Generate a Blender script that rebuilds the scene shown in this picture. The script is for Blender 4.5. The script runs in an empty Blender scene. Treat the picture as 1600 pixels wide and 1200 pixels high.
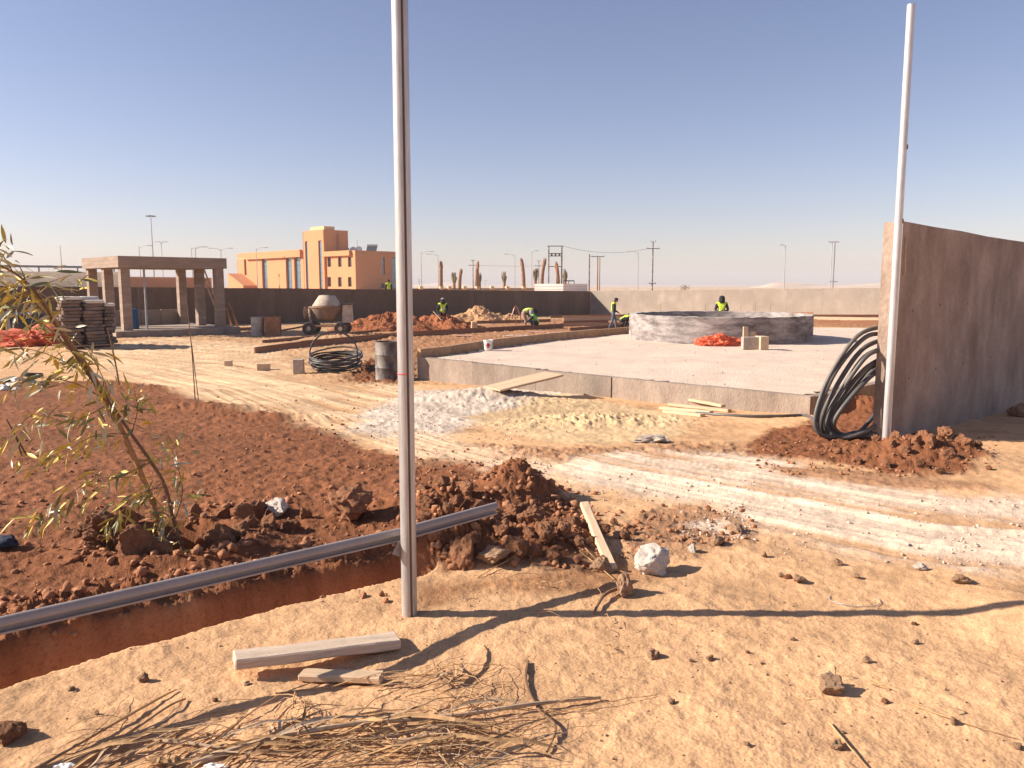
import bpy, bmesh, math, random
import numpy as np
from mathutils import Vector, Matrix, Quaternion, noise as MN
R = math.radians
random.seed(11); RNG = np.random.default_rng(11)
SC = bpy.context.scene
COL = SC.collection
# ------------------------------------------------------------------ camera, sky, sun, exposure
F = 1250.0; PITCH = math.atan(155 / 1250); ZC = 1.65
cam = bpy.data.cameras.new('camera'); co = bpy.data.objects.new('camera', cam); COL.objects.link(co)
co.location = (0, 0, ZC); co.rotation_euler = (math.pi / 2 - PITCH, 0, 0)
cam.sensor_width = 36; cam.lens = 36 * F / 1600; cam.clip_start = 0.05; cam.clip_end = 9000
SC.camera = co
SUN_EL = R(29.5)
W = bpy.data.worlds.new('World'); SC.world = W; W.use_nodes = True
nt = W.node_tree; bg = nt.nodes['Background']
sky = nt.nodes.new('ShaderNodeTexSky'); sky.sky_type = 'NISHITA'; sky.sun_disc = False
sky.sun_elevation = SUN_EL; sky.sun_rotation = R(-90); sky.altitude = 700
sky.air_density = 1.0; sky.dust_density = 0.8; sky.ozone_density = 1.0
wb = nt.nodes.new('ShaderNodeMix'); wb.data_type = 'RGBA'; wb.blend_type = 'MULTIPLY'; wb.inputs['Factor'].default_value = 1; wb.inputs['B'].default_value = (1.0, .86, .93, 1)   # white-balance tint multiplied over the whole sky
nt.links.new(sky.outputs[0], wb.inputs['A']); nt.links.new(wb.outputs['Result'], bg.inputs[0]); bg.inputs[1].default_value = 0.072
sl = bpy.data.lights.new('sun', 'SUN'); sl.energy = 4.9; sl.angle = R(0.53); sl.color = (1.0, 0.90, 0.77)
so = bpy.data.objects.new('sun', sl); COL.objects.link(so)
so.rotation_euler = (0, -(math.pi / 2 - SUN_EL), 0); so.location = (-30, 10, 30)
SC.view_settings.view_transform = 'Standard'; SC.view_settings.look = 'None'
SC.view_settings.gamma = 1; SC.view_settings.use_curve_mapping = False
SC.view_settings.exposure = 1.0

# ------------------------------------------------------------------ noise
def _h(ix, iy, s):
    n = (ix.astype(np.int64) * 374761393 + iy.astype(np.int64) * 668265263 + s * 974634721) & 0xffffffff
    n = ((n ^ (n >> 13)) * 1274126177) & 0xffffffff
    return ((n ^ (n >> 16)) & 0xffff).astype(np.float64) / 65535.0
def vn(x, y, s=0):
    fx = np.floor(x); fy = np.floor(y); tx = x - fx; ty = y - fy
    tx = tx * tx * tx * (tx * (tx * 6 - 15) + 10); ty = ty * ty * ty * (ty * (ty * 6 - 15) + 10)
    a = _h(fx, fy, s); b = _h(fx + 1, fy, s); c = _h(fx, fy + 1, s); d = _h(fx + 1, fy + 1, s)
    return (a + (b - a) * tx) * (1 - ty) + (c + (d - c) * tx) * ty - 0.5
def fbm(x, y, s=0, o=4, g=0.5):
    v = 0; a = 1.0
    for i in range(o):
        c, sn = math.cos(i * 1.3), math.sin(i * 1.3)
        v = v + a * vn(x * c - y * sn, x * sn + y * c, s + i * 17); x = x * 2.03; y = y * 2.03; a *= g
    return v
def ss(x, a, b):
    t = np.clip((x - a) / (b - a), 0, 1); return t * t * (3 - 2 * t)

# ------------------------------------------------------------------ the lie of the land (metres; camera looks along +y)
U = np.array([math.sin(R(46)), math.cos(R(46))]); V = np.array([-U[1], U[0]])     # the compound's two directions
CORNER = np.array([7.42, 76.0])
VW = CORNER @ V
PY = [-50, 0, 5, 8, 12, 18, 40, 80, 200, 9000]; PZ = [0, 0, 0, -.08, -.3, -.5, -.75, -1.2, -1.4, -1.4]
def macro(x, y):
    z = np.interp(y, PY, PZ)
    z = z + 0.42 * ss(x, 8, 20) * ss(y, 26, 50) * (1 - ss(y, 100, 200))
    v = x * V[0] + y * V[1]
    z = z + (0.3 - z) * ss(v, VW + 0.5, VW + 3) * (1 - ss(y, 300, 900))
    return z
CT, ST = math.cos(PITCH), math.sin(PITCH)
def ray(px, py):
    dx = (px - 800) / F; dy = (600 - py) / F
    return np.array([dx, CT + dy * ST, -ST + dy * CT])
_T = np.geomspace(0.8, 900, 6000)
def G(px, py):                                                    # where a line of sight first meets the bare land
    d = ray(px, py); x = d[0] * _T; y = d[1] * _T; z = ZC + d[2] * _T
    k = np.argmax(z < macro(x, y)); t = _T[k]
    return np.array([x[k], y[k]])
def P(px, py, d):                                                 # a point at ground distance d along +y
    r = ray(px, py); t = d / r[1]; return Vector((r[0] * t, d, ZC + r[2] * t))
def poly(pts): return np.array([G(*p) for p in pts])
def sdist(x, y, pg):                                              # signed distance, inside positive
    n = len(pg); d = np.full(x.shape, 1e9); ins = np.zeros(x.shape, bool)
    for i in range(n):
        ax, ay = pg[i]; bx, by = pg[(i + 1) % n]
        ex, ey = bx - ax, by - ay; L = ex * ex + ey * ey + 1e-9
        t = np.clip(((x - ax) * ex + (y - ay) * ey) / L, 0, 1)
        d = np.minimum(d, (x - ax - t * ex) ** 2 + (y - ay - t * ey) ** 2)
        c = ((ay > y) != (by > y)) & (x < ex * (y - ay) / (ey if abs(ey) > 1e-9 else 1e-9) + ax)
        ins ^= c
    d = np.sqrt(d); return np.where(ins, d, -d)
def pline(x, y, pl):                                              # (offset to the left, distance along) of a polyline
    bd = np.full(x.shape, 1e9); off = np.zeros(x.shape); al = np.zeros(x.shape); acc = 0
    for i in range(len(pl) - 1):
        ax, ay = pl[i]; bx, by = pl[i + 1]; ex, ey = bx - ax, by - ay; L = math.hypot(ex, ey)
        t = np.clip(((x - ax) * ex + (y - ay) * ey) / (L * L), 0, 1)
        qx = x - ax - t * ex; qy = y - ay - t * ey; d = np.hypot(qx, qy)
        m = d < bd; bd = np.where(m, d, bd)
        off = np.where(m, np.sign(ex * qy - ey * qx) * d, off); al = np.where(m, acc + t * L, al); acc += L
    return off, al
C_SAND = (.61, .36, .19); C_TAN = (.50, .30, .16); C_RED = (.235, .092, .042); C_PALE = (.60, .41, .245); C_WHITE = (.62, .465, .345)
C_GRAV = (.60, .485, .385); C_YEL = (.62, .43, .24); C_BROWN = (.38, .205, .11); C_DES = (.55, .40, .28)
ZONES = [  # outline, colour, edge softness (m), edge wobble (m), clod height, streak amount
 (poly([(-500, 533), (60, 522), (200, 522), (420, 507), (620, 497), (930, 490), (1390, 494), (1700, 494), (1700, 600), (1300, 600), (650, 600), (470, 590), (150, 545), (-500, 560)]), C_TAN, 1.5, 1.5, .03, 0),
 (poly([(560, 522), (900, 496), (1390, 494), (1700, 494), (1700, 560), (1250, 540), (985, 522), (650, 562), (560, 548)]), (.40, .20, .10), .8, 1.0, .05, 0),
 (poly([(520, 596), (590, 560), (650, 548), (650, 600), (560, 602)]), C_RED, .3, .4, .07, 0),
 (poly([(-600, 596), (60, 596), (180, 594), (250, 604), (300, 622), (380, 640), (440, 652), (520, 674), (580, 702), (640, 716), (700, 714), (790, 730), (860, 752), (900, 790), (960, 815), (965, 860), (890, 893), (760, 897), (690, 905), (625, 884), (500, 908), (300, 954), (0, 1036), (-600, 1200)]), C_RED, .10, .22, .019, 0),
 (poly([(130, 548), (260, 528), (420, 540), (470, 592), (600, 602), (660, 604), (680, 650), (650, 706), (560, 682), (440, 650), (300, 618), (190, 590)]), C_PALE, .35, .4, .004, 1),
 (poly([(545, 652), (640, 612), (750, 606), (830, 600), (905, 612), (880, 640), (760, 652), (660, 694), (560, 672)]), C_GRAV, .25, .35, .02, 0),
 (poly([(740, 652), (880, 618), (1000, 636), (1070, 652), (1060, 682), (960, 694), (860, 694), (780, 672)]), C_YEL, .2, .3, .010, 0),
 (poly([(650, 700), (760, 694), (870, 702), (980, 700), (1060, 690), (1190, 690), (1200, 704), (1000, 722), (900, 745), (760, 728), (650, 730)]), C_BROWN, .3, .5, .03, .6),
 (poly([(600, 688), (650, 676), (720, 696), (800, 716), (880, 728), (960, 712), (1010, 706), (1010, 748), (900, 772), (840, 752), (740, 728), (650, 716)]), (.58, .40, .255), .25, .35, .008, .8),
 (poly([(860, 738), (1000, 706), (1110, 704), (1200, 708), (1260, 722), (1330, 748), (1420, 763), (1500, 770), (1600, 775), (2100, 800), (2100, 930), (1600, 893), (1450, 878), (1330, 855), (1210, 835), (1130, 806), (1040, 784), (960, 772), (890, 765)]), C_WHITE, .22, .38, .006, 1),
 (poly([(1180, 728), (1300, 730), (1400, 744), (1545, 757), (1548, 769), (1450, 768), (1330, 757), (1230, 745)]), C_BROWN, .08, .15, .012, .7),
 (poly([(1150, 690), (1200, 672), (1275, 660), (1300, 612), (1400, 606), (1480, 700), (1556, 716), (1500, 742), (1380, 737), (1270, 722), (1180, 708)]), C_RED, .12, .25, .028, 0),
 (poly([(1030, 792), (1100, 785), (1170, 822), (1180, 846), (1080, 862), (985, 868), (950, 850), (960, 818)]), C_BROWN, .10, .2, .02, 0),
 (poly([(1110, 812), (1150, 818), (1170, 838), (1120, 834), (1060, 822)]), C_WHITE, .08, .15, .01, 0),
 (poly([(640, 905), (760, 900), (960, 870), (1010, 905), (930, 930), (760, 930), (650, 960)]), (.36, .185, .09), .12, .15, .008, 0),
]
TRENCH = np.array([G(-420, 1130), G(0, 1044), G(300, 960), G(500, 910), G(640, 884)])
ROAD_A = poly([(150, 560), (300, 575), (450, 605), (620, 650), (760, 690), (950, 730), (1200, 775), (1450, 822), (1900, 850)])
MOUNDS = [  # px, py, height, radius x, radius y, lumpiness
 (805, 782, .30, .30, .36, .02), (700, 800, .17, .55, .35, .03), (820, 855, .13, .55, .28, .03), (700, 860, .12, .28, .25, .03),
 (830, 636, .05, 1.1, .8, .02), (930, 660, .10, 1.2, .7, .06), (560, 1035, -.05, .7, .30, .0), (1430, 716, .20, .75, .45, .03),
 (1330, 640, .22, .9, .5, .02), (1640, 975, .07, .30, .5, .0), (1560, 735, .05, .7, .5, .0), (330, 640, .10, 1.1, .35, .03), (200, 610, .10, 1.3, .4, .03),
 (430, 655, .08, .9, .3, .03), (60, 965, .05, .5, .3, .03), (600, 575, .12, 1.2, .9, .03), (230, 540, .15, 2.5, 1.2, .05), (550, 530, .2, 2.2, 1.2, .05)]
MPTS = [(G(m[0], m[1]), m) for m in MOUNDS]
MPTS.append((np.array([-.5, 13.95]), (0, 0, .20, 1.2, .6, .02)))
PIT = G(270, 852)
_pr = random.Random(77); PRINTS = []                               # boot prints pressed into the compacted sand
for wx, wy, wa, nst in ((-.6, 2.7, .35, 5), (.2, 2.75, .9, 6), (1.9, 2.6, 2.0, 6), (.5, 3.55, .1, 6), (2.6, 3.3, 2.6, 5), (1.0, 4.6, .5, 6), (1.2, 3.0, 1.5, 4)):
    for k in range(nst):
        wa += _pr.gauss(0, .12); sd_ = .085 * (1 if k % 2 else -1)
        PRINTS.append((wx - math.sin(wa) * sd_, wy + math.cos(wa) * sd_, wa + _pr.gauss(0, .1), _pr.uniform(.0012, .0032))); wx += math.cos(wa) * .55; wy += math.sin(wa) * .55
def terrain(x, y, want_col=False):
    x = np.asarray(x, float); y = np.asarray(y, float)
    z = macro(x, y); r = np.hypot(x, y)
    far = 1 - ss(r, 60, 110)
    big = fbm(x * .45, y * .45, 3, 3); mid = fbm(x * 2.2, y * 2.2, 5, 4); fine = fbm(x * 11, y * 11, 9, 3, .55); grit = vn(x * 42, y * 42, 4)
    wob = fbm(x * 1.1, y * 1.1, 21, 4, .6); wobf = fbm(x * 6, y * 6, 31, 3, .6)
    clod = np.full(x.shape, .006); st = np.full(x.shape, .12); col = np.empty(x.shape + (3,)); col[:] = C_SAND
    dfar = ss(r, 70, 130)[..., None]; col = col * (1 - dfar) + np.array(C_DES) * dfar
    for pg, c, soft, wb, cl, sk in ZONES:
        s = sdist(x, y, pg) + wob * wb + wobf * wb * .35
        m = ss(s, -soft, soft); col = col * (1 - m[..., None]) + np.array(c) * m[..., None]
        clod = clod * (1 - m) + cl * m; st = st * (1 - m) + sk * m
    off, al = pline(x, y, ROAD_A)
    stripe = fbm(off * 6.5 + .35 * vn(al * .5, off, 8), al * .20, 41, 4, .62)
    z = z + far * (.034 * big + .010 * mid + .0038 * fine + .0015 * grit)
    z = z + far * st * .035 * stripe
    lump = np.abs(fbm(x * 5.3, y * 5.3, 51, 4, .55)); lump2 = np.clip(fbm(x * 13, y * 13, 61, 4, .65), -.2, 1)
    z = z + far * clod * (1.5 * lump + 1.1 * lump2)
    for p, m in MPTS:
        q = ((x - p[0]) / m[3]) ** 2 + ((y - p[1]) / m[4]) ** 2
        g = np.exp(-q * 1.2); z = z + g * (m[2] + m[5] * 1.2 * lump2)
    q = ((x - PIT[0]) / .34) ** 2 + ((y - PIT[1]) / .26) ** 2
    z = z - .20 * np.exp(-q * q) + .07 * np.exp(-(np.sqrt(q) - 1.5) ** 2 * 5)
    off, al = pline(x, y, TRENCH)
    d = np.abs(off + .03 * fbm(x * 3, y * 3, 71, 3)) ; endf = ss(al, 0, .1) 
    cut = 1 - ss(d, .125, .175 + .02 * wobf); z = z - cut * (.22 + .05 * mid)
    z = z + .05 * np.exp(-((off - .33) / .14) ** 2) * endf * (1 + 1.5 * lump2)
    near = np.where((np.hypot(x - .8, y - 3.8) < 3.2))[0] if x.ndim == 1 else []
    if len(near):
        xn = x[near]; yn = y[near]; dz = np.zeros(len(near))
        for px_, py_, an, dp in PRINTS:
            e = np.abs((xn - px_) * math.cos(an) + (yn - py_) * math.sin(an)) / .135; f_ = np.abs(-(xn - px_) * math.sin(an) + (yn - py_) * math.cos(an)) / .048
            q = np.sqrt(e ** 2.6 + f_ ** 2.6); dz += dp * (-1.0 * (1 - ss(q, .75, 1.05)) + .25 * np.exp(-((q - 1.25) / .22) ** 2)) * (1 + .2 * np.sign(np.sin(e * 22)) * (q < .8))
        z[near] += dz
    if not want_col: return z
    cm = cut[..., None]; col = col * (1 - cm) + np.array((.50, .235, .12)) * cm  # trench cut lightened: bounced light put into the soil colour
    # tone of the dirt itself: damp and dry patches, limestone flour along the ruts
    col = col * (1 + .20 * mid + .16 * big + .16 * fine)[..., None]
    wl = np.clip(st * (.75 * stripe + .25 * mid), -.5, .5)[..., None]
    rut = np.clip(-wl * 2.6 - .16, 0, .8); col = col * (1 + .5 * wl); col = col * (1 - rut) + np.array((.50, .28, .14)) * rut
    sp = (np.clip(fbm(x * 1.7, y * 1.7, 81, 4, .65) * 2.2 - .25, 0, .55) * np.clip(1 - st, 0, 1) * (1 - ss(r, 60, 90)))[..., None]
    col = col * (1 - sp * .26)
    return z, np.clip(col, .02, .85), clod
def gz(x, y): return float(terrain(np.array([x]), np.array([y]))[0])
def GP(px, py, dz=0.0):
    p = G(px, py); return Vector((p[0], p[1], gz(p[0], p[1]) + dz))

# ------------------------------------------------------------------ materials
MATS = {}
def new_mat(name):
    m = bpy.data.materials.new(name); m.use_nodes = True; MATS[name] = m
    return m, m.node_tree, m.node_tree.nodes['Principled BSDF']
def N(nt, typ, **kw):
    n = nt.nodes.new(typ)
    for k, v in kw.items():
        if hasattr(n, k): setattr(n, k, v)
        else: n.inputs[k.replace('_', ' ')].default_value = v
    return n
def mat(name, c, rough=.85, var=.22, scale=5, bump=.25, bscale=45, metal=0, stretch=(1, 1, 1), c2=None, mix=(.45, .7), spec=.3, bdist=.01, obj_random=True):
    m, t, b = new_mat(name); L = t.links.new
    tc = N(t, 'ShaderNodeTexCoord'); oi = N(t, 'ShaderNodeObjectInfo')
    mp = N(t, 'ShaderNodeMapping'); mp.inputs['Scale'].default_value = stretch; L(tc.outputs['Object'], mp.inputs[0])
    ad = N(t, 'ShaderNodeVectorMath', operation='ADD'); L(mp.outputs[0], ad.inputs[0])
    mu = N(t, 'ShaderNodeMath', operation='MULTIPLY'); L(oi.outputs['Random'], mu.inputs[0]); mu.inputs[1].default_value = 37
    L(mu.outputs[0], ad.inputs[1])
    n1 = N(t, 'ShaderNodeTexNoise', Scale=scale, Detail=6, Roughness=.62); L(ad.outputs[0], n1.inputs['Vector'])
    n2 = N(t, 'ShaderNodeTexNoise', Scale=bscale, Detail=5, Roughness=.6); L(ad.outputs[0], n2.inputs['Vector'])
    r1 = N(t, 'ShaderNodeMapRange'); L(n1.outputs[0], r1.inputs[0]); r1.inputs[1].default_value = .25; r1.inputs[2].default_value = .75
    r1.inputs[3].default_value = 1 - var; r1.inputs[4].default_value = 1 + var
    r2 = N(t, 'ShaderNodeMapRange'); L(n2.outputs[0], r2.inputs[0]); r2.inputs[1].default_value = .25; r2.inputs[2].default_value = .75
    r2.inputs[3].default_value = 1 - var * .6; r2.inputs[4].default_value = 1 + var * .6
    mm = N(t, 'ShaderNodeMath', operation='MULTIPLY'); L(r1.outputs[0], mm.inputs[0]); L(r2.outputs[0], mm.inputs[1])
    if obj_random:
        r3 = N(t, 'ShaderNodeMapRange'); L(oi.outputs['Random'], r3.inputs[0]); r3.inputs[3].default_value = 1 - var * .5; r3.inputs[4].default_value = 1 + var * .5
        m3 = N(t, 'ShaderNodeMath', operation='MULTIPLY'); L(mm.outputs[0], m3.inputs[0]); L(r3.outputs[0], m3.inputs[1]); mm = m3
    base = N(t, 'ShaderNodeRGB'); base.outputs[0].default_value = (*c, 1); src = base.outputs[0]
    if c2:
        n3 = N(t, 'ShaderNodeTexNoise', Scale=scale * .8, Detail=7, Roughness=.65); L(ad.outputs[0], n3.inputs['Vector'])
        rm = N(t, 'ShaderNodeMapRange'); L(n3.outputs[0], rm.inputs[0]); rm.inputs[1].default_value = mix[0]; rm.inputs[2].default_value = mix[1]
        mx = N(t, 'ShaderNodeMix', data_type='RGBA'); L(rm.outputs[0], mx.inputs['Factor']); L(src, mx.inputs['A']); mx.inputs['B'].default_value = (*c2, 1); src = mx.outputs['Result']
    vm = N(t, 'ShaderNodeVectorMath', operation='SCALE'); L(src, vm.inputs[0]); L(mm.outputs[0], vm.inputs['Scale']); L(vm.outputs[0], b.inputs['Base Color'])
    b.inputs['Roughness'].default_value = rough; b.inputs['Metallic'].default_value = metal; b.inputs['Specular IOR Level'].default_value = spec
    if bump:
        bp = N(t, 'ShaderNodeBump', Strength=bump, Distance=bdist); L(n2.outputs[0], bp.inputs['Height']); L(bp.outputs[0], b.inputs['Normal'])
    return m
def ground_mat():
    m, t, b = new_mat('ground'); L = t.links.new
    at = N(t, 'ShaderNodeAttribute', attribute_name='tone'); cl = N(t, 'ShaderNodeAttribute', attribute_name='clod')
    tc = N(t, 'ShaderNodeTexCoord')
    n1 = N(t, 'ShaderNodeTexNoise', Scale=9, Detail=8, Roughness=.68); L(tc.outputs['Object'], n1.inputs['Vector'])
    n2 = N(t, 'ShaderNodeTexNoise', Scale=85, Detail=6, Roughness=.7); L(tc.outputs['Object'], n2.inputs['Vector'])
    vo = N(t, 'ShaderNodeTexVoronoi', Scale=70); L(tc.outputs['Object'], vo.inputs['Vector'])
    a = N(t, 'ShaderNodeMapRange'); L(n1.outputs[0], a.inputs[0]); a.inputs[1].default_value = .25; a.inputs[2].default_value = .75; a.inputs[3].default_value = .85; a.inputs[4].default_value = 1.13
    c = N(t, 'ShaderNodeMapRange'); L(n2.outputs[0], c.inputs[0]); c.inputs[1].default_value = .28; c.inputs[2].default_value = .72; c.inputs[3].default_value = .78; c.inputs[4].default_value = 1.2
    mu = N(t, 'ShaderNodeMath', operation='MULTIPLY'); L(a.outputs[0], mu.inputs[0]); L(c.outputs[0], mu.inputs[1])
    vc = N(t, 'ShaderNodeSeparateColor'); L(vo.outputs['Color'], vc.inputs[0])       # grit: a few grains darker or paler
    g = N(t, 'ShaderNodeMapRange'); L(vc.outputs[0], g.inputs[0]); g.inputs[1].default_value = .82; g.inputs[2].default_value = .98; g.inputs[3].default_value = 1; g.inputs[4].default_value = .80
    mu2 = N(t, 'ShaderNodeMath', operation='MULTIPLY'); L(mu.outputs[0], mu2.inputs[0]); L(g.outputs[0], mu2.inputs[1])
    vm = N(t, 'ShaderNodeVectorMath', operation='SCALE'); L(at.outputs['Color'], vm.inputs[0]); L(mu2.outputs[0], vm.inputs['Scale'])
    L(vm.outputs[0], b.inputs['Base Color']); b.inputs['Roughness'].default_value = .95; b.inputs['Specular IOR Level'].default_value = .12
    h = N(t, 'ShaderNodeMath', operation='ADD'); L(n2.outputs[0], h.inputs[0])
    h2 = N(t, 'ShaderNodeMath', operation='MULTIPLY'); L(vo.outputs['Distance'], h2.inputs[0]); h2.inputs[1].default_value = -.7; L(h2.outputs[0], h.inputs[1])
    bs = N(t, 'ShaderNodeMapRange'); L(cl.outputs['Fac'], bs.inputs[0]); bs.inputs[1].default_value = 0; bs.inputs[2].default_value = .05; bs.inputs[3].default_value = .26; bs.inputs[4].default_value = .95
    bp = N(t, 'ShaderNodeBump', Distance=.012); L(h.outputs[0], bp.inputs['Height']); L(bs.outputs[0], bp.inputs['Strength']); L(bp.outputs[0], b.inputs['Normal'])
    return m
ground_mat()
mat('concrete', (.38, .285, .225), .9, .3, 1.9, .5, 30, stretch=(1, 1, .6), c2=(.27, .19, .145), mix=(.42, .66), bdist=.02, obj_random=False)
mat('form_concrete', (.31, .225, .17), .9, .25, 2.2, .4, 20, stretch=(.5, .5, 2.5), c2=(.42, .33, .26), mix=(.55, .7), bdist=.02, obj_random=False)
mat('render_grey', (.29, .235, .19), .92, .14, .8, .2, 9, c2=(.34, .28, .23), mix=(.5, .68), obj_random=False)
mat('render_shaded', (.155, .10, .068), .92, .2, .7, .2, 9, stretch=(1, 1, .35), c2=(.20, .135, .095), mix=(.5, .68), obj_random=False)  # boundary wall render, darkened: its shade is put into the base colour
mat('kerb_concrete', (.30, .235, .185), .93, .25, 2.2, .7, 30, stretch=(1, 1, .5), c2=(.22, .165, .13), bdist=.02)
mat('limestone', (.69, .54, .425), .95, .13, 1.4, .8, 26, bdist=.03, c2=(.62, .46, .35), mix=(.5, .75))
mat('basin_plaster', (.37, .325, .305), .85, .28, 2.2, .5, 18, stretch=(1, 1, 3.0), c2=(.15, .122, .115), mix=(.40, .62), bdist=.02)
mat('basin_top', (.48, .42, .37), .9, .3, 4, .4, 30)
mat('galvanised', (.55, .52, .50), .40, .3, 9, .1, 60, metal=.45, stretch=(1, 1, .12), spec=.5)
mat('galvanised_rail', (.34, .285, .26), .5, .14, 5, .05, 60, metal=.1, spec=.5)
mat('dark_groove', (.16, .115, .09), .8, .3, 9, .2, 50, stretch=(1, 1, .2))  # plain dark brown for the strips inside the post slots
mat('red_paint', (.65, .03, .04), .6, .1)
mat('wood_old', (.56, .43, .32), .88, .3, 3, .6, 30, stretch=(.4, 5, 5), c2=(.34, .235, .16), mix=(.5, .75))
mat('wood_board', (.44, .27, .155), .88, .3, 2, .4, 22, stretch=(.3, 4, 4))
mat('wood_light', (.54, .385, .25), .85, .2, 2.5, .3, 22, stretch=(.4, 4, 4))
mat('wood_red', (.30, .145, .08), .9, .3, 1.5, .4, 16, stretch=(.3, 3, 3))
mat('bark', (.21, .12, .07), .9, .3, 14, .5, 60)
mat('stake_wood', (.42, .225, .105), .85, .25, 8, .3, 50, stretch=(3, 3, .4))
mat('dry_stick', (.20, .115, .065), .9, .3, 12, .3, 60)
mat('leaf_yellow', (.58, .43, .075), .55, .3, 9, .1, 60, spec=.5)
mat('leaf_grey', (.50, .46, .31), .5, .25, 9, .1, 60, spec=.6)
mat('leaf_green', (.20, .20, .07), .55, .3, 9, .1, 60, spec=.5)
mat('straw', (.50, .30, .14), .8, .3, 7, .2, 60, c2=(.27, .145, .07), mix=(.45, .7))
mat('stalk', (.48, .345, .22), .7, .3, 6, .2, 60, c2=(.29, .18, .11))
mat('clod_red', (.315, .138, .068), .96, .32, 5, .9, 38, bdist=.02, c2=(.43, .21, .108), mix=(.46, .68))
mat('rock_tan', (.46, .285, .17), .93, .28, 7, .8, 34, bdist=.02, c2=(.34, .16, .085), mix=(.5, .7))
mat('rock_white', (.74, .63, .53), .9, .16, 9, .8, 30, bdist=.02, c2=(.45, .25, .14), mix=(.60, .72))
mat('gravel', (.47, .365, .285), .93, .3, 7, .6, 30, bdist=.01)
mat('block', (.42, .345, .28), .95, .2, 9, .6, 60)
mat('block_tan', (.58, .42, .28), .95, .2, 9, .6, 60)
mat('hose_black', (.045, .042, .042), .42, .25, 3, .05, 50, spec=.5, c2=(.13, .105, .085), mix=(.5, .8))
mat('pipe_grey', (.085, .075, .07), .5, .25, 2, .05, 50, spec=.45, c2=(.17, .13, .10), mix=(.48, .75))
mat('drum_steel', (.27, .24, .21), .7, .3, 3, .2, 30, c2=(.08, .065, .06), mix=(.46, .6), stretch=(1, 1, .5))
mat('drum_pale', (.46, .42, .37), .7, .2, 3, .2, 30, c2=(.30, .24, .19), mix=(.5, .7))
mat('rust', (.29, .155, .085), .9, .3, 4, .4, 30, c2=(.20, .10, .06))
mat('mixer_paint', (.50, .415, .325), .85, .22, 4, .3, 30, c2=(.30, .225, .165), mix=(.48, .7))
mat('mixer_bowl', (.21, .145, .11), .85, .3, 4, .3, 30, c2=(.32, .24, .18), mix=(.5, .7))
mat('rubber', (.07, .06, .055), .85, .3, 8, .3, 40, c2=(.22, .17, .13), mix=(.5, .75))
mat('dark_metal', (.075, .065, .06), .6, .2)
mat('steel_grey', (.33, .33, .34), .5, .15, 4, .05, 40, metal=.4)
mat('net_orange', (.62, .13, .06), .8, .35, 12, .6, 60, c2=(.74, .36, .24), mix=(.55, .75))
mat('plastic_white', (.74, .70, .66), .6, .12, 8, .1, 40)
mat('bag_paper', (.20, .145, .115), .9, .3, 4, .5, 30, c2=(.11, .08, .065), mix=(.48, .66))
mat('bag_pale', (.62, .56, .50), .8, .2, 6, .4, 30)
mat('blue_plastic', (.02, .075, .17), .5, .1)
mat('building_orange', (.57, .255, .118), .9, .07, .25, .1, 8, obj_random=False)
mat('building_cream', (.70, .45, .24), .9, .08, .5, .1, 8)
mat('frame_dark', (.06, .065, .075), .5, .1)
mat('white_paint', (.76, .70, .64), .8, .08, .6, .05, 9)
mat('fence_brown', (.20, .12, .085), .9, .15, .6, .05, 9)
mat('pole_steel', (.40, .38, .37), .6, .1, 1, 0)
mat('pole_wood', (.16, .115, .09), .9, .35, 2.5, .2, 20, stretch=(1, 1, .6), c2=(.36, .32, .29), mix=(.52, .6))
mat('wire', (.10, .095, .095), .6, .1, 1, 0)
mat('palm_trunk', (.30, .155, .085), .95, .3, 4, .8, 14, bdist=.05)
mat('palm_frond', (.23, .185, .105), .9, .3, 5, .8, 18, bdist=.05)
mat('hill', (.58, .45, .34), .97, .2, .05, .5, .6, bdist=.5)
mat('bush', (.10, .09, .05), .9, .3, 3, .5, 10)
mat('berm', (.40, .29, .20), .95, .16, .5, .4, 3, bdist=.1, stretch=(1, 1, 1))
mat('skin', (.22, .105, .06), .6, .08); mat('cloth_dark', (.028, .027, .03), .9, .2, 9, .2, 40)
mat('cloth_green', (.045, .055, .035), .9, .2, 9); mat('denim', (.10, .125, .165), .9, .2, 9); mat('cloth_brown', (.30, .195, .155), .9, .18, 7)
mat('cloth_pink', (.55, .33, .28), .85, .15, 8); mat('cloth_navy', (.03, .04, .065), .9, .2, 9); mat('cloth_grey', (.30, .29, .30), .9, .1)
mat('vest', (.60, .78, .06), .6, .06, 5, .05); mat('vest_green', (.20, .62, .06), .6, .06, 5, .05); mat('reflective', (.62, .63, .62), .4, .05); mat('cloth_red', (.45, .03, .05), .8, .1)
mat('dirt_mound', (.36, .125, .05), .97, .35, 3.2, 1.0, 9, bdist=.15, c2=(.27, .09, .04)); mat('sand_mound', (.46, .255, .125), .97, .2, 2.2, .7, 9, bdist=.06)
def glass(name, c, rough=.08):
    m, t, b = new_mat(name); b.inputs['Base Color'].default_value = (*c, 1); b.inputs['Roughness'].default_value = rough
    b.inputs['Specular IOR Level'].default_value = .8; b.inputs['Metallic'].default_value = .35
glass('glass_blue', (.16, .23, .29)); glass('glass_dark', (.035, .03, .03), .15)

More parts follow.
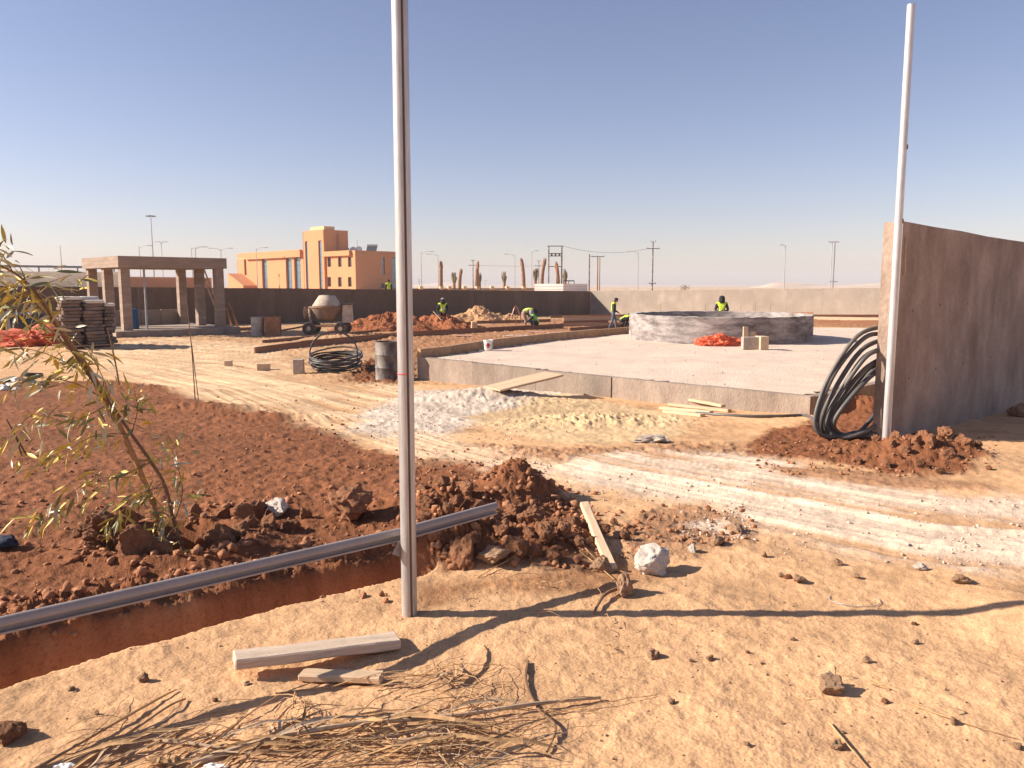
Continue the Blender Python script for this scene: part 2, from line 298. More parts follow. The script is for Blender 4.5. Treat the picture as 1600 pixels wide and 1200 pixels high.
# ------------------------------------------------------------------ mesh building
class B:
    def __init__(s): s.v = []; s.f = []; s.mi = []
    def add(s, vs, fs, mi=0):
        o = len(s.v); s.v += [tuple(v) for v in vs]; s.f += [tuple(i + o for i in f) for f in fs]; s.mi += [mi] * len(fs); return s
    def box(s, c, size, rot=None, mi=0, taper=1.0):
        hx, hy, hz = size[0] / 2, size[1] / 2, size[2] / 2; c = Vector(c); vs = []
        for z in (-1, 1):
            k = taper if z > 0 else 1
            for x, y in ((-1, -1), (1, -1), (1, 1), (-1, 1)):
                p = Vector((x * hx * k, y * hy * k, z * hz)); vs.append((rot @ p if rot else p) + c)
        return s.add(vs, [(3, 2, 1, 0), (4, 5, 6, 7), (0, 1, 5, 4), (1, 2, 6, 5), (2, 3, 7, 6), (3, 0, 4, 7)], mi)
    def prism(s, pts, z0, z1, mi=0):                              # plan outline between two heights (numbers or lists)
        n = len(pts); a = z0 if hasattr(z0, '__len__') else [z0] * n; b = z1 if hasattr(z1, '__len__') else [z1] * n
        vs = [(p[0], p[1], a[i]) for i, p in enumerate(pts)] + [(p[0], p[1], b[i]) for i, p in enumerate(pts)]
        fs = [(i, (i + 1) % n, n + (i + 1) % n, n + i) for i in range(n)] + [tuple(range(n - 1, -1, -1)), tuple(range(n, 2 * n))]
        return s.add(vs, fs, mi)
    def tube(s, pts, r, n=8, closed=False, cap=True, mi=0, flat=1.0):
        pts = [Vector(p) for p in pts]; m = len(pts); rr = r if hasattr(r, '__len__') else [r] * m
        vs = []; up = None
        for i in range(m):
            if closed: t = (pts[(i + 1) % m] - pts[i - 1])
            else: t = pts[min(i + 1, m - 1)] - pts[max(i - 1, 0)]
            t.normalize()
            if up is None: up = Vector((0, 0, 1)) if abs(t.z) < .9 else Vector((1, 0, 0))
            a = t.cross(up); a.normalize(); b = a.cross(t); up = b
            for k in range(n):
                w = 2 * math.pi * k / n; vs.append(pts[i] + a * (math.cos(w) * rr[i]) + b * (math.sin(w) * rr[i] * flat))
        fs = []
        for i in range(m if closed else m - 1):
            j = (i + 1) % m
            for k in range(n): fs.append((i * n + k, i * n + (k + 1) % n, j * n + (k + 1) % n, j * n + k))
        if cap and not closed: fs += [tuple(range(n - 1, -1, -1)), tuple((m - 1) * n + k for k in range(n))]
        return s.add(vs, fs, mi)
    def lathe(s, prof, n=24, c=(0, 0, 0), rot=None, mi=0):        # profile of (radius, height)
        c = Vector(c); vs = []; fs = []
        for r, z in prof:
            for k in range(n):
                p = Vector((r * math.cos(2 * math.pi * k / n), r * math.sin(2 * math.pi * k / n), z)); vs.append((rot @ p if rot else p) + c)
        for i in range(len(prof) - 1):
            for k in range(n): fs.append((i * n + k, i * n + (k + 1) % n, (i + 1) * n + (k + 1) % n, (i + 1) * n + k))
        fs += [tuple(range(n - 1, -1, -1)), tuple((len(prof) - 1) * n + k for k in range(n))]
        return s.add(vs, fs, mi)
    def mesh(s, name, mats, smooth=False):
        me = bpy.data.meshes.new(name); me.from_pydata(s.v, [], s.f)
        for m in ([mats] if isinstance(mats, str) else mats): me.materials.append(MATS[m])
        if any(s.mi): me.polygons.foreach_set('material_index', s.mi)
        if smooth:
            me.polygons.foreach_set('use_smooth', [True] * len(me.polygons))
            try: me.set_sharp_from_angle(angle=R(38))
            except Exception: pass
        me.update(); return me
    def build(s, name, mats, parent=None, loc=None, smooth=False):
        base = Vector(parent['_o']) if parent else (Vector(loc) if loc is not None else Vector((0, 0, 0)))
        s.v = [(v[0] - base[0], v[1] - base[1], v[2] - base[2]) for v in s.v]
        o = link(name, s.mesh(name, mats, smooth), parent)
        if not parent: o.location = base
        o['_o'] = tuple(base); return o
def link(name, me, parent=None):
    o = bpy.data.objects.new(name, me); COL.objects.link(o)
    if parent: o.parent = parent
    return o
def tag(o, label, cat, group=None):
    o['label'] = label; o['category'] = cat
    if group: o['group'] = group
    return o
def thing(name, loc, label, cat, group=None):
    o = link(name, None); o.location = loc; o['_o'] = tuple(loc); o.empty_display_size = .2
    return tag(o, label, cat, group)
def struct(o): o['kind'] = 'structure'; return o
def rotz(a): return Matrix.Rotation(a, 3, 'Z')
def bez(a, b, c, d, n=14):
    a, b, c, d = map(Vector, (a, b, c, d)); out = []
    for i in range(n + 1):
        t = i / n; q = 1 - t; out.append(a * q ** 3 + b * 3 * q * q * t + c * 3 * q * t * t + d * t ** 3)
    return out
def catmull(pts, n=6, closed=False):
    pts = [Vector(p) for p in pts]; m = len(pts); out = []
    for i in range(m if closed else m - 1):
        p0 = pts[i - 1] if (closed or i) else pts[0]; p1 = pts[i]; p2 = pts[(i + 1) % m]; p3 = pts[(i + 2) % m] if closed or i + 2 < m else pts[-1]
        for k in range(n):
            t = k / n; out.append(.5 * (2 * p1 + (p2 - p0) * t + (2 * p0 - 5 * p1 + 4 * p2 - p3) * t * t + (3 * p1 - p0 - 3 * p2 + p3) * t ** 3))
    if not closed: out.append(pts[-1])
    return out

# ------------------------------------------------------------------ ground: one sheet to the horizon, finer near the gate
def make_ground():
    s = np.linspace(1.7 ** -.5, 95 ** -.5, 800); r = np.concatenate([np.geomspace(.25, 1.6, 14), s ** -2., np.geomspace(100, 7000, 45)])
    th = np.concatenate([np.linspace(-180, -46, 36)[:-1], np.linspace(-46, 46, 960), np.linspace(46, 180, 36)[1:-1]]) * math.pi / 180
    RR, TT = np.meshgrid(r, th, indexing='ij'); X = RR * np.sin(TT); Y = RR * np.cos(TT)
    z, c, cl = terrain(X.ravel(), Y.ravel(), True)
    nr, nth = RR.shape; co_ = np.stack([X.ravel(), Y.ravel(), z], 1)
    co_ = np.vstack([co_, [[0, 0, 0]]]); c = np.vstack([c, [C_SAND]]); cl = np.append(cl, 0)
    i = np.arange(nr - 1)[:, None]; j = np.arange(nth)[None, :]; j2 = (j + 1) % nth
    q = np.stack([i * nth + j, i * nth + j2, (i + 1) * nth + j2, (i + 1) * nth + j], -1).reshape(-1, 4)[:, ::-1]
    tri = np.stack([np.full(nth, nr * nth), j2[0], j[0]], 1)
    loops = np.concatenate([q.ravel(), tri.ravel()]); tot = np.concatenate([np.full(len(q), 4), np.full(len(tri), 3)])
    me = bpy.data.meshes.new('ground'); me.vertices.add(len(co_)); me.vertices.foreach_set('co', co_.ravel())
    me.loops.add(len(loops)); me.loops.foreach_set('vertex_index', loops.astype(np.int32))
    me.polygons.add(len(tot)); me.polygons.foreach_set('loop_start', np.concatenate([[0], np.cumsum(tot)[:-1]]).astype(np.int32))
    me.polygons.foreach_set('use_smooth', np.ones(len(tot), bool))
    me.update(calc_edges=True)
    a = me.attributes.new('tone', 'FLOAT_COLOR', 'POINT'); a.data.foreach_set('color', np.hstack([c, np.ones((len(c), 1))]).ravel())
    a = me.attributes.new('clod', 'FLOAT', 'POINT'); a.data.foreach_set('value', cl)
    me.materials.append(MATS['ground']); me.validate()
    struct(link('ground', me))
make_ground()
def uv2(base, a, b): return (base[0] + a * U[0] + b * V[0], base[1] + a * U[1] + b * V[1])
UANG = math.atan2(U[1], U[0])

# ------------------------------------------------------------------ hills, embankment
def hill(name, d, prof, depth, label):
    b = B(); n = len(prof); vs = []
    rows = [(0, 0.0), (.25, .55), (.5, 1), (.75, .8), (1, 0)]
    for k, (t, h) in enumerate(rows):
        for px, py in prof:
            p = P(px, py, d); top = p.z; x = p.x * (1 + t * depth / d)
            vs.append((x + random.uniform(-2, 2), d + t * depth, -4 + (top + 4) * h))
    fs = [(k * n + i, k * n + i + 1, (k + 1) * n + i + 1, (k + 1) * n + i) for k in range(len(rows) - 1) for i in range(n - 1)]
    b.add(vs, fs); o = b.build(name, 'hill', smooth=True); m = o.modifiers.new('s', 'SUBSURF'); m.levels = m.render_levels = 2
    struct(o); return o
hill('sand_hill', 520, [(1100, 452), (1160, 450), (1188, 446), (1200, 441), (1215, 438), (1235, 439), (1262, 442), (1280, 444), (1320, 444), (1360, 441), (1400, 438), (1450, 438), (1520, 442), (1600, 445), (1700, 446)], 160, '')
hill('far_ridge', 1500, [(560, 449), (640, 446), (672, 442), (700, 439), (722, 442), (760, 446), (900, 449)], 300, '')
bm_ = B()                                                          # road embankment behind the compound, left
e0 = np.array([-78.0, 62.0])
sec = [(-3, 0.0), (0, 1.3), (2.6, 2.85), (6, 2.95), (12, 2.95), (18, 0)]
for k in range(41):
    a = -30 + k * 1.9
    for w, h in sec:
        x, y = uv2(e0, a, w); bm_.v.append((x, y, .25 + h * (1 + .03 * math.sin(k * 1.7 + w)) + (.05 * math.sin(k * 2.9) if w < 3 else 0)))
for k in range(40):
    for i in range(5): bm_.f.append((k * 6 + i, (k + 1) * 6 + i, (k + 1) * 6 + i + 1, k * 6 + i + 1)); bm_.mi.append(0)
struct(bm_.build('embankment', 'berm', smooth=True))
rail = B(); rl = [(*uv2(e0, -30 + k * 4, 4.0), 3.7) for k in range(20)]
rt = thing('crash_barrier', (rl[0][0], rl[0][1], 3.2), 'grey crash barrier along the top of the brown road embankment', 'barrier')
rail.tube(rl, .14, 6).build('beam', 'steel_grey', rt)
for k, p in enumerate(rl): B().box((p[0], p[1], 3.4), (.12, .12, .6)).build('post', 'steel_grey', rt)

# ------------------------------------------------------------------ perimeter walls
def long_wall(name, a, b, thick, ztop_a, ztop_b, mt, label, nseg=24, zb=-.4, side=1):
    a = np.array(a); b = np.array(b); d = b - a; L = np.hypot(*d); d = d / L; n = np.array([-d[1], d[0]]) * thick * side
    o = thing(name, (a[0], a[1], gz(*a)), label, 'wall')
    prev = None
    for k in range(nseg):                                          # one poured bay after another, joints left open a little
        t0 = L * k / nseg + .003; t1 = L * (k + 1) / nseg - .003; q0 = a + d * t0; q1 = a + d * t1
        z0 = ztop_a + (ztop_b - ztop_a) * t0 / L + random.uniform(-.012, .012); z1 = ztop_a + (ztop_b - ztop_a) * t1 / L + random.uniform(-.012, .012)
        g0 = float(macro(q0[0], q0[1])) + zb; g1 = float(macro(q1[0], q1[1])) + zb
        lo = min(g0, g1) if abs(g0 - g1) < 1 else -1.6
        B().prism([q0, q1, q1 + n, q0 + n], lo, [z0, z1, z1, z0]).build('wall_bay', mt, o)
    B().prism([a + n * .04, b + n * .04, b + n * .96, a + n * .96], -1.7, [ztop_a - .05, ztop_b - .05, ztop_b - .05, ztop_a - .05]).build('wall_core', mt, o)
    return o
long_wall('perimeter_wall', CORNER - U * 88, CORNER, .25, 2.05, 1.05, 'render_shaded', 'long brown rendered boundary wall in shade behind the pavilion and cement mixer', 30)
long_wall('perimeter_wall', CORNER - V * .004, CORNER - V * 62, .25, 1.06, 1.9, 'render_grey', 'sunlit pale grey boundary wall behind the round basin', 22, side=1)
# near wall beside the gate
WE = G(1391, 689); WE = np.array([WE[0], WE[1]])
def hit_plane(px, py, p0, d):                                      # vertical plane through p0 along d -> (s, z)
    r = ray(px, py); det = r[0] * -d[1] + r[1] * d[0]
    t = (p0[0] * -d[1] + p0[1] * d[0]) / det; x = r[0] * t; y = r[1] * t
    return (x - p0[0]) * d[0] + (y - p0[1]) * d[1], ZC + r[2] * t
ztw = hit_plane(1408, 345, WE, U)[1]
nw = thing('concrete_wall', (WE[0], WE[1], gz(*WE)), 'tall rough grey concrete wall end beside the gate opening, near the coiled pipes', 'wall')
b = B(); n_ = 26; th_ = .21
for k in range(n_ + 1):                                            # slightly uneven top, real thickness
    a = k * 1.0 if k else 0; zt = ztw + (random.uniform(-.012, .012) if k else 0) - .012 * a
    for w, z in ((0, -.9), (0, zt), (th_, zt - .006), (th_, -.9)): b.v.append((*uv2(WE, a, w), z))
for k in range(n_):
    for i in range(4): b.f.append((k * 4 + i, (k + 1) * 4 + i, (k + 1) * 4 + (i + 1) % 4, k * 4 + (i + 1) % 4)); b.mi.append(0)
b.f += [(0, 1, 2, 3), (n_ * 4 + 3, n_ * 4 + 2, n_ * 4 + 1, n_ * 4)]; b.mi += [0, 0]
b.build('wall_body', 'concrete', nw)
for s_, z_ in ((.45, .55), (.45, 1.35), (1.35, .6), (1.35, 1.4), (2.4, .6), (2.4, 1.4), (3.6, .6), (3.6, 1.4)):    # form-tie holes, plugged
    q = uv2(WE, s_, -.003); B().lathe([(.016, -.004), (.016, .004)], 10, (*q, z_), rotz(UANG) @ Matrix.Rotation(math.pi / 2, 3, 'X')).build('tie_plug', 'kerb_concrete', nw)
sa = hit_plane(1414, 370, WE, U); sb = hit_plane(1411, 430, WE, U)
b = B(); b.tube([(*uv2(WE, sa[0], -.008), sa[1]), (*uv2(WE, sb[0], -.008), sb[1])], [.008, .022], 4).build('timber_splinter', 'wood_light', nw)
# ------------------------------------------------------------------ gate posts: rolled tube with a slot, and a rail of the same section
def slotted(path, r, face, slot=.55, wall=.004, lip=.62, flat=1.0, rot=0.0):
    """open rolled section swept along path; face = direction of the slot; lips turned in"""
    t = (Vector(path[-1]) - Vector(path[0])).normalized(); f = Vector(face); f = (f - t * f.dot(t)).normalized(); s = t.cross(f)
    out = []; n = 26
    a0 = slot; sect = [(lip * r * math.cos(a0 * lip), lip * r * math.sin(a0 * lip))]
    for k in range(n + 1):
        w = a0 + (2 * math.pi - 2 * a0) * k / n; sect.append((r * math.cos(w), r * math.sin(w)))
    sect.append((lip * r * math.cos(a0 * lip), -lip * r * math.sin(a0 * lip)))
    inner = [(x * (1 - wall / r * 1.3), y * (1 - wall / r * 1.3)) for x, y in sect]
    cr_, sr_ = math.cos(rot), math.sin(rot); ring = [(x * cr_ - y * sr_, x * sr_ + y * cr_) for x, y in sect + inner[::-1]]; m = len(ring); b = B()
    for p in path:
        for x, y in ring: b.v.append(tuple(Vector(p) + f * x * flat + s * y))
    for i in range(len(path) - 1):
        for k in range(m): b.f.append((i * m + k, i * m + (k + 1) % m, (i + 1) * m + (k + 1) % m, (i + 1) * m + k)); b.mi.append(0)
    return b
PL = G(640, 958); pz = gz(*PL)
gp = thing('gate_post', (PL[0], PL[1], pz), 'tall slotted galvanised post with a red mark and a low rail beside the trench', 'post')
slotted([(PL[0], PL[1], pz - .3 + k * .55) for k in range(10)], .039, (.40, -.92, 0), slot=.16, lip=.8).build('post_tube', 'galvanised', gp, smooth=True)
B().box((PL[0] + .012, PL[1] - .0265, pz + 2.2), (.006, .016, 4.9), rotz(math.atan2(-.92, .40))).build('slot_lining', 'dark_groove', gp)
d_ = Vector((.78, .626, 0)).normalized(); nb_ = Vector((-.626, .78, 0))
pr = Vector((PL[0], PL[1], 0)) + nb_ * .082
zr = hit_plane(640, 832, PL + np.array([nb_.x, nb_.y]) * .082, (d_.x, d_.y))[1]
rp = [pr + d_ * t + Vector((0, 0, zr + .045 * max(t, 0) - .004 * max(-t, 0))) for t in (-3.2, -1.5, 0, .30, .62)]
slotted(rp, .035, (.55, -.78, .1), slot=.75, lip=.9, flat=.6, rot=.62).build('rail', 'galvanised_rail', gp, smooth=True)
b = B(); b.box(Vector((PL[0], PL[1], zr - .055)) + nb_ * .03 - d_ * .035, (.05, .012, .07), rotz(math.atan2(d_.y, d_.x)) @ Matrix.Rotation(.5, 3, 'Y')).build('bracket', 'galvanised_rail', gp)
zm = hit_plane(640, 583, PL, (1, 0))[1]
mk = B(); mk.tube([(PL[0] + .0402 * math.cos(w), PL[1] + .0402 * math.sin(w), zm - .003 * math.sin(w * 2)) for w in np.linspace(R(180), R(300), 10)], .0022, 4).build('paint_mark', 'red_paint', gp)
# left support of the rail, outside the picture, so that the rail is carried
lp = rp[0] + d_ * .2
# right post
PR = np.array([WE[0] - .10 * U[0] + .03 * V[0], WE[1] - .10 * U[1] + .03 * V[1]]); PR = G(1384, 690); prz = gz(*PR)
ztp = hit_plane(1417, 8, PR, (1, 0))[1]
g2 = thing('gate_post', (PR[0], PR[1], prz), 'tall galvanised steel post standing against the end of the concrete wall', 'post')
slotted([(PR[0], PR[1], prz - .3 + (ztp - prz + .3) * k / 8) for k in range(9)], .042, (.9, -.2, 0), slot=.3).build('post_tube', 'galvanised', g2, smooth=True)
B().lathe([(.041, 0), (.041, .006), (.02, .008)], 20, (PR[0], PR[1], ztp)).build('end_cap', 'galvanised', g2)
B().box((PR[0] + .012, PR[1], (ztp + prz) / 2), (.02, .02, ztp - prz - .1)).build('slot_lining', 'dark_groove', g2)
for z in (1.55, 2.35): B().box((PR[0] + .03, PR[1] - .025, z + .8), (.02, .02, .05)).build('rust_spot', 'rust', g2)

# ------------------------------------------------------------------ platform, ramp board, basin
A_ = G(1266, 651); zp = gz(*A_) + .27
L_ = G(652, 594)
def Gz(px, py, z):                                                 # line of sight on a level plane
    r = ray(px, py); t = (z - ZC) / r[2]; return Vector((r[0] * t, r[1] * t, z))
kerb_far = [np.array(Gz(x, y, zp)[:2]) for x, y in ((652, 562), (700, 553), (760, 543), (850, 532), (930, 524), (985, 519), (1060, 514), (1150, 511))]; kerb_far[0] = L_
outline = [A_, L_, *kerb_far[1:], np.array(Gz(1330, 511, zp)[:2]), A_ + U * 19]
pf = thing('raised_platform', (A_[0], A_[1], gz(*A_)), 'raised platform of white crushed limestone held by a rough concrete kerb', 'platform')
def band(pts, w, z0, z1, name, mt, parent, closed=False):          # kerb pieces along a line, each cast on its own
    for i in range(len(pts) - 1):
        a = np.array(pts[i]); c = np.array(pts[i + 1]); L = np.hypot(*(c - a)); k = max(1, int(L / 1.6)); d = (c - a) / L; n = np.array([-d[1], d[0]])
        for j in range(k):
            q0 = a + d * (L * j / k + .006); q1 = a + d * (L * (j + 1) / k - .006); o = n * random.uniform(-.012, .012)
            b = B(); m = 4; e = random.uniform(-.012, .012)
            b.prism([q0 + o, q1 + o, q1 + o + n * w, q0 + o + n * w], z0, z1 + e).build(name, mt, parent)
band([A_, L_], -.16, zp - 1.1, zp, 'kerb', 'kerb_concrete', pf); band([A_, A_ + U * 19], .16, zp - 1.1, zp, 'kerb', 'kerb_concrete', pf)
band(kerb_far[0:7], -.10, zp - .9, zp + .20, 'kerb', 'wood_board', pf)
gx = np.array(outline); b = B()                                    # limestone fill as a fine sheet with relief
mn = gx.min(0); mx_ = gx.max(0); st_ = .22; nx = int((mx_[0] - mn[0]) / st_); ny = int((mx_[1] - mn[1]) / st_)
xs, ys = np.meshgrid(mn[0] + np.arange(nx) * st_, mn[1] + np.arange(ny) * st_, indexing='ij'); sd = sdist(xs, ys, gx)
zs = zp - .015 + .03 * fbm(xs * .8, ys * .8, 5, 4) + .012 * fbm(xs * 5, ys * 5, 6, 2) - .0; idx = -np.ones(xs.shape, int)
for i in range(nx):
    for j in range(ny):
        if sd[i, j] > -.12 : idx[i, j] = len(b.v); b.v.append((xs[i, j], ys[i, j], zs[i, j]))
for i in range(nx - 1):
    for j in range(ny - 1):
        q = (idx[i, j], idx[i + 1, j], idx[i + 1, j + 1], idx[i, j + 1])
        if min(q) >= 0 and min(sd[i, j], sd[i + 1, j], sd[i, j + 1], sd[i + 1, j + 1]) > .02: b.f.append(q); b.mi.append(0)
cen = gx.mean(0); b.prism([tuple(cen + (np.array(p) - cen) * .965) for p in outline], zp - .6, zp - .07)
b.build('limestone_fill', 'limestone', pf, smooth=True)
bf = Gz(1121, 538, zp); rb = 137.5 / F * bf.y / (1 - 137.5 / F) * 1.005; bc = Vector((320.5 / F * (bf.y + rb) * 1.008, bf.y + rb, zp))
hb = hit_plane(1121, 496, (bf.x, bf.y), (1, 0))[1] - zp
bs_ = thing('round_basin', bc, 'round plastered fountain basin with a blotched dark grey wall, on the limestone platform', 'basin')
b = B(); n = 96
for k in range(n):
    w = 2 * math.pi * k / n; e = .012 * math.sin(7 * w) + random.uniform(-.006, .006); h = hb + random.uniform(-.012, .012)
    for r_, z in ((rb + e, -.06), (rb + e, h * .5), (rb + e, h), (rb - .22 + e, h), (rb - .22 + e, .1)): b.v.append((bc.x + r_ * math.cos(w), bc.y + r_ * math.sin(w), zp + z))
for k in range(n):
    for i in range(4): b.f.append((k * 5 + i, ((k + 1) % n) * 5 + i, ((k + 1) % n) * 5 + i + 1, k * 5 + i + 1)); b.mi.append(1 if i == 2 else 0)
b.build('basin_wall', ['basin_plaster', 'basin_top'], bs_, smooth=True)
B().lathe([(rb - .21, zp + .02), (rb - .21, zp + .12)], 64, (bc.x, bc.y, 0)).build('basin_floor', 'basin_top', bs_)
def on_plat(px, py): return Gz(px, py, zp + .01)

# ------------------------------------------------------------------ loose timber
def plank(a, c, w, h, mt, label, name='timber_plank', cat='plank', group=None, roll=0, bev=.006, z0=None):
    a = Vector(a); c = Vector(c); d = c - a; L = d.length; q = d.to_track_quat('X', 'Z')
    b = B(); n = 6
    for i in range(n + 1):
        x = -L / 2 + L * i / n; j = lambda: random.uniform(-1, 1) * min(.004, h * .08)
        b.v += [(x, -w / 2 + j(), -h / 2 + j()), (x, w / 2 + j(), -h / 2 + j()), (x, w / 2 + j(), h / 2 + j()), (x, -w / 2 + j(), h / 2 + j())]
    for i in range(n):
        for k in range(4): b.f.append((i * 4 + k, (i + 1) * 4 + k, (i + 1) * 4 + (k + 1) % 4, i * 4 + (k + 1) % 4)); b.mi.append(0)
    b.f += [(0, 1, 2, 3), (n * 4 + 3, n * 4 + 2, n * 4 + 1, n * 4)]; b.mi += [0, 0]
    bb = b.mesh(name, mt); bmm = bmesh.new(); bmm.from_mesh(bb); bmesh.ops.recalc_face_normals(bmm, faces=bmm.faces); bmm.to_mesh(bb); bmm.free()
    o = link(name, bb); o.location = (a + c) / 2; o.rotation_mode = 'QUATERNION'; o.rotation_quaternion = q @ Quaternion((1, 0, 0), roll)
    if bev: m = o.modifiers.new('b', 'BEVEL'); m.width = bev; m.segments = 1
    return tag(o, label, cat, group)
a1 = GP(366, 1048, .07); a2 = GP(622, 1000, .024); plank(a1, a2, .11, .046, 'wood_old', 'weathered grey squared timber lying on the sand beside dry straw')
plank(GP(470, 1046, .018), GP(598, 1056, .03), .07, .032, 'wood_light', 'short split board tucked under the squared grey timber')
plank(GP(912, 826, .16), GP(956, 892, .012), .06, .035, 'wood_light', 'short pale board leaning on a tan rock beside the clod heap')
rampA = Vector((-.36, 13.75, gz(-.36, 13.75) + .03)); rampB = Gz(866, 584, zp + .035); plank(rampA, rampB, .62, .035, 'wood_light', 'wide board laid as a ramp from the gravel up to the platform kerb')
lum = [((1032, 639), (1112, 650), .03), ((1046, 634), (1140, 645), .03), ((1056, 627), (1160, 639), .05), ((1038, 644), (1098, 654), .02), ((1060, 630), (1130, 643), .09)]
for k, (p, q, dz) in enumerate(lum):
    plank(GP(*p, dz), GP(*q, dz), .09, .045, 'wood_light', ['pale plank in the pile before the kerb, second from the track', 'pale plank in the middle of the pile before the kerb', 'longest pale plank of the pile, lying against the kerb', 'short plank of the pile lying on the track side', 'pale plank lying on top of the pile before the kerb'][k], group='planks piled before the kerb')

# ------------------------------------------------------------------ formwork boards in the planting beds
FB = [((398, 552), (470, 543), .22, 'short formwork board ending near the two loose blocks'), ((470, 543), (640, 527), .24, 'brown formwork board running behind the black hose coil'), ((645, 527), (760, 519), .24, 'brown formwork board set on edge behind the white bucket'),
      ((762, 519), (880, 513), .24, 'brown formwork board set on edge before the bending worker'), ((410, 537), (600, 518), .12, 'low formwork board between the cement mixer and the black hose coil'),
      ((250, 523), (420, 514), .16, 'formwork board along the front of the pavilion slab'), ((530, 506), (640, 500), .12, 'board along the foot of the shaded wall near the cement mixer')]
for p, q, h, lb in FB: plank(GP(*p, h / 2 - .02), GP(*q, h / 2 - .02), .05, h, 'wood_red', lb, 'formwork_board', 'board', bev=0)
k = 0
for (x0, y0, x1, y1, m_) in [(745, 506, 860, 504, 'wood_red'), (860, 497, 985, 495, 'wood_red'), (880, 503, 985, 500, 'wood_light'), (880, 507, 950, 505, 'wood_red'), (875, 511, 985, 508, 'wood_board'), (890, 518, 985, 512, 'wood_red'), (880, 499, 985, 498, 'wood_board'), (1000, 494, 1120, 492, 'wood_red'), (1160, 492, 1270, 493, 'wood_red')]:
    plank(GP(x0, y0, .1), GP(x1, y1, .1), .05, .2, m_, 'formwork board set on edge in the rows of planting beds left of the basin' if x0 < 990 else 'formwork board along the foot of the sunlit wall behind the basin', 'formwork_board', 'board', 'boards in the left beds' if x0 < 990 else 'boards behind the basin', bev=0)
for (x0, y0, x1, y1, m_) in [(1255, 500, 1390, 502, 'wood_light'), (1255, 506, 1390, 507, 'wood_red'), (1255, 517, 1390, 519, 'wood_light'), (1258, 497, 1390, 497, 'wood_red')]:
    plank(GP(x0, y0, .1), GP(x1, y1, .1), .06, .2, m_, 'formwork board set on edge in the rows of beds between basin and pipe coil', 'formwork_board', 'board', 'boards in the right beds', bev=0)
for px, py, h in [(1103, 480, 1.0), (1032, 480, 1.1), (1158, 480, .9), (1202, 482, .9), (806, 512, .9), (834, 520, .9), (866, 520, .8), (1180, 478, 1.0)]:
    p = GP(px, max(py, 497)); B().tube([p - Vector((0, 0, .1)), p + Vector((random.uniform(-.1, .1), 0, h))], .012, 5).build('iron_pin', 'rust', loc=p)
    tag(bpy.data.objects[-1] if False else COL.objects[-1], 'thin iron marking pin stuck in the soil of the planting beds', 'pin', 'iron marking pins')

# ------------------------------------------------------------------ pavilion
PVF = np.array([-17.45, 36.0]); zs_ = float(macro(*PVF)) ; LU, LV = 4.75, 4.9
pv = thing('concrete_pavilion', (*PVF, zs_), 'unfinished concrete pavilion of six columns under a flat roof slab', 'pavilion')
ztop = hit_plane(195, 400, PVF, U)[1]; zbeam = ztop - .5; zsl = zs_ + .30
ru = rotz(UANG)
def pbox(a0, a1, b0, b1, z0, z1): return B().prism([uv2(PVF, a0, b0), uv2(PVF, a1, b0), uv2(PVF, a1, b1), uv2(PVF, a0, b1)], z0, z1)
pbox(-.12, LU + .12, -.12, LV + .12, zbeam, ztop).build('roof_slab', 'form_concrete', pv)
for z in (zbeam + .16, zbeam + .33): pbox(-.128, LU + .128, -.128, LV + .128, z, z + .012).build('form_seam', 'concrete', pv)
for a in (0, LU - .40):
    for b_ in (0, LV / 2 - .2, LV - .36): pbox(a, a + .40, b_, b_ + .36, zsl - .02, zbeam + .01).build('column', 'form_concrete', pv)
pbox(-.5, LU + .5, -.5, LV + .5, zs_ - .5, zsl).build('floor_slab', 'kerb_concrete', pv)
for k in range(4):
    a = .5 + k * 1.02; b = pbox(a, a + .99, LV + .15, LV + .27, zsl, zsl + .75 + .02 * (k % 2)); o = b.build('low_wall_block', 'render_grey', loc=(*uv2(PVF, a, LV + .2), zsl))
    tag(o, 'waist-high concrete block in the row at the back of the pavilion', 'block', 'low wall blocks behind the pavilion')
q = uv2(PVF, 1.15, .4); o = B().tube([(*q, zsl), (*q, zbeam)], .05, 8).lathe([(.09, 0), (.09, .02)], 10, (*q, zsl)).build('steel_prop', 'steel_grey', loc=(*q, zsl)); tag(o, 'thin grey steel prop standing under the pavilion roof', 'prop')
q = uv2(PVF, .85, 1.2); o = B().lathe([(.20, 0), (.22, .05), (.22, .42), (.23, .45), (.22, .48), (.22, .88), (.19, .93), (.08, .95)], 20, (*q, zsl)).build('plastic_barrel', 'blue_plastic', loc=(*q, zsl), smooth=True); tag(o, 'dark blue plastic barrel behind the sunlit corner column of the pavilion', 'barrel')
p0 = P(357, 473, 40.2); p1 = GP(374, 517); plank(p0, p1, .09, .06, 'wood_board', 'timber leaning against the right corner column of the pavilion', bev=0)
p0 = P(353, 482, 40.3); p1 = GP(364, 517); plank(p0, p1, .09, .06, 'wood_board', 'shorter timber leaning beside the longer one at the right corner column', bev=0)
la = P(322, 424, 43.5); lb_ = P(338, 448, 42.8)
q0 = P(320, 440, 41.6)[:2]; q1 = P(349, 440, 41.0)[:2]
ld = thing('ladder', (*q1, zsl), 'orange-brown wooden ladder leaning up to the pavilion roof beam', 'ladder')
ra = [Vector((*q0, zbeam)), Vector((*q1, zsl))]; sd_ = Vector((V[0], V[1], 0)) * .42
for s_ in (0, 1): B().tube([ra[0] + sd_ * s_, ra[1] + sd_ * s_], .04, 4).build('stile', 'wood_light', ld)
for k in range(8):
    c = ra[0].lerp(ra[1], (k + .5) / 8); B().tube([c, c + sd_], .025, 4).build('rung', 'wood_light', ld)
bx_ = GP(180, 516); o = B().box(bx_ + Vector((0, 0, .16)), (.6, .4, .32), ru).build('concrete_block', 'bag_pale', loc=bx_); tag(o, 'pale slab of rubble lying at the pavilion slab left corner', 'block')
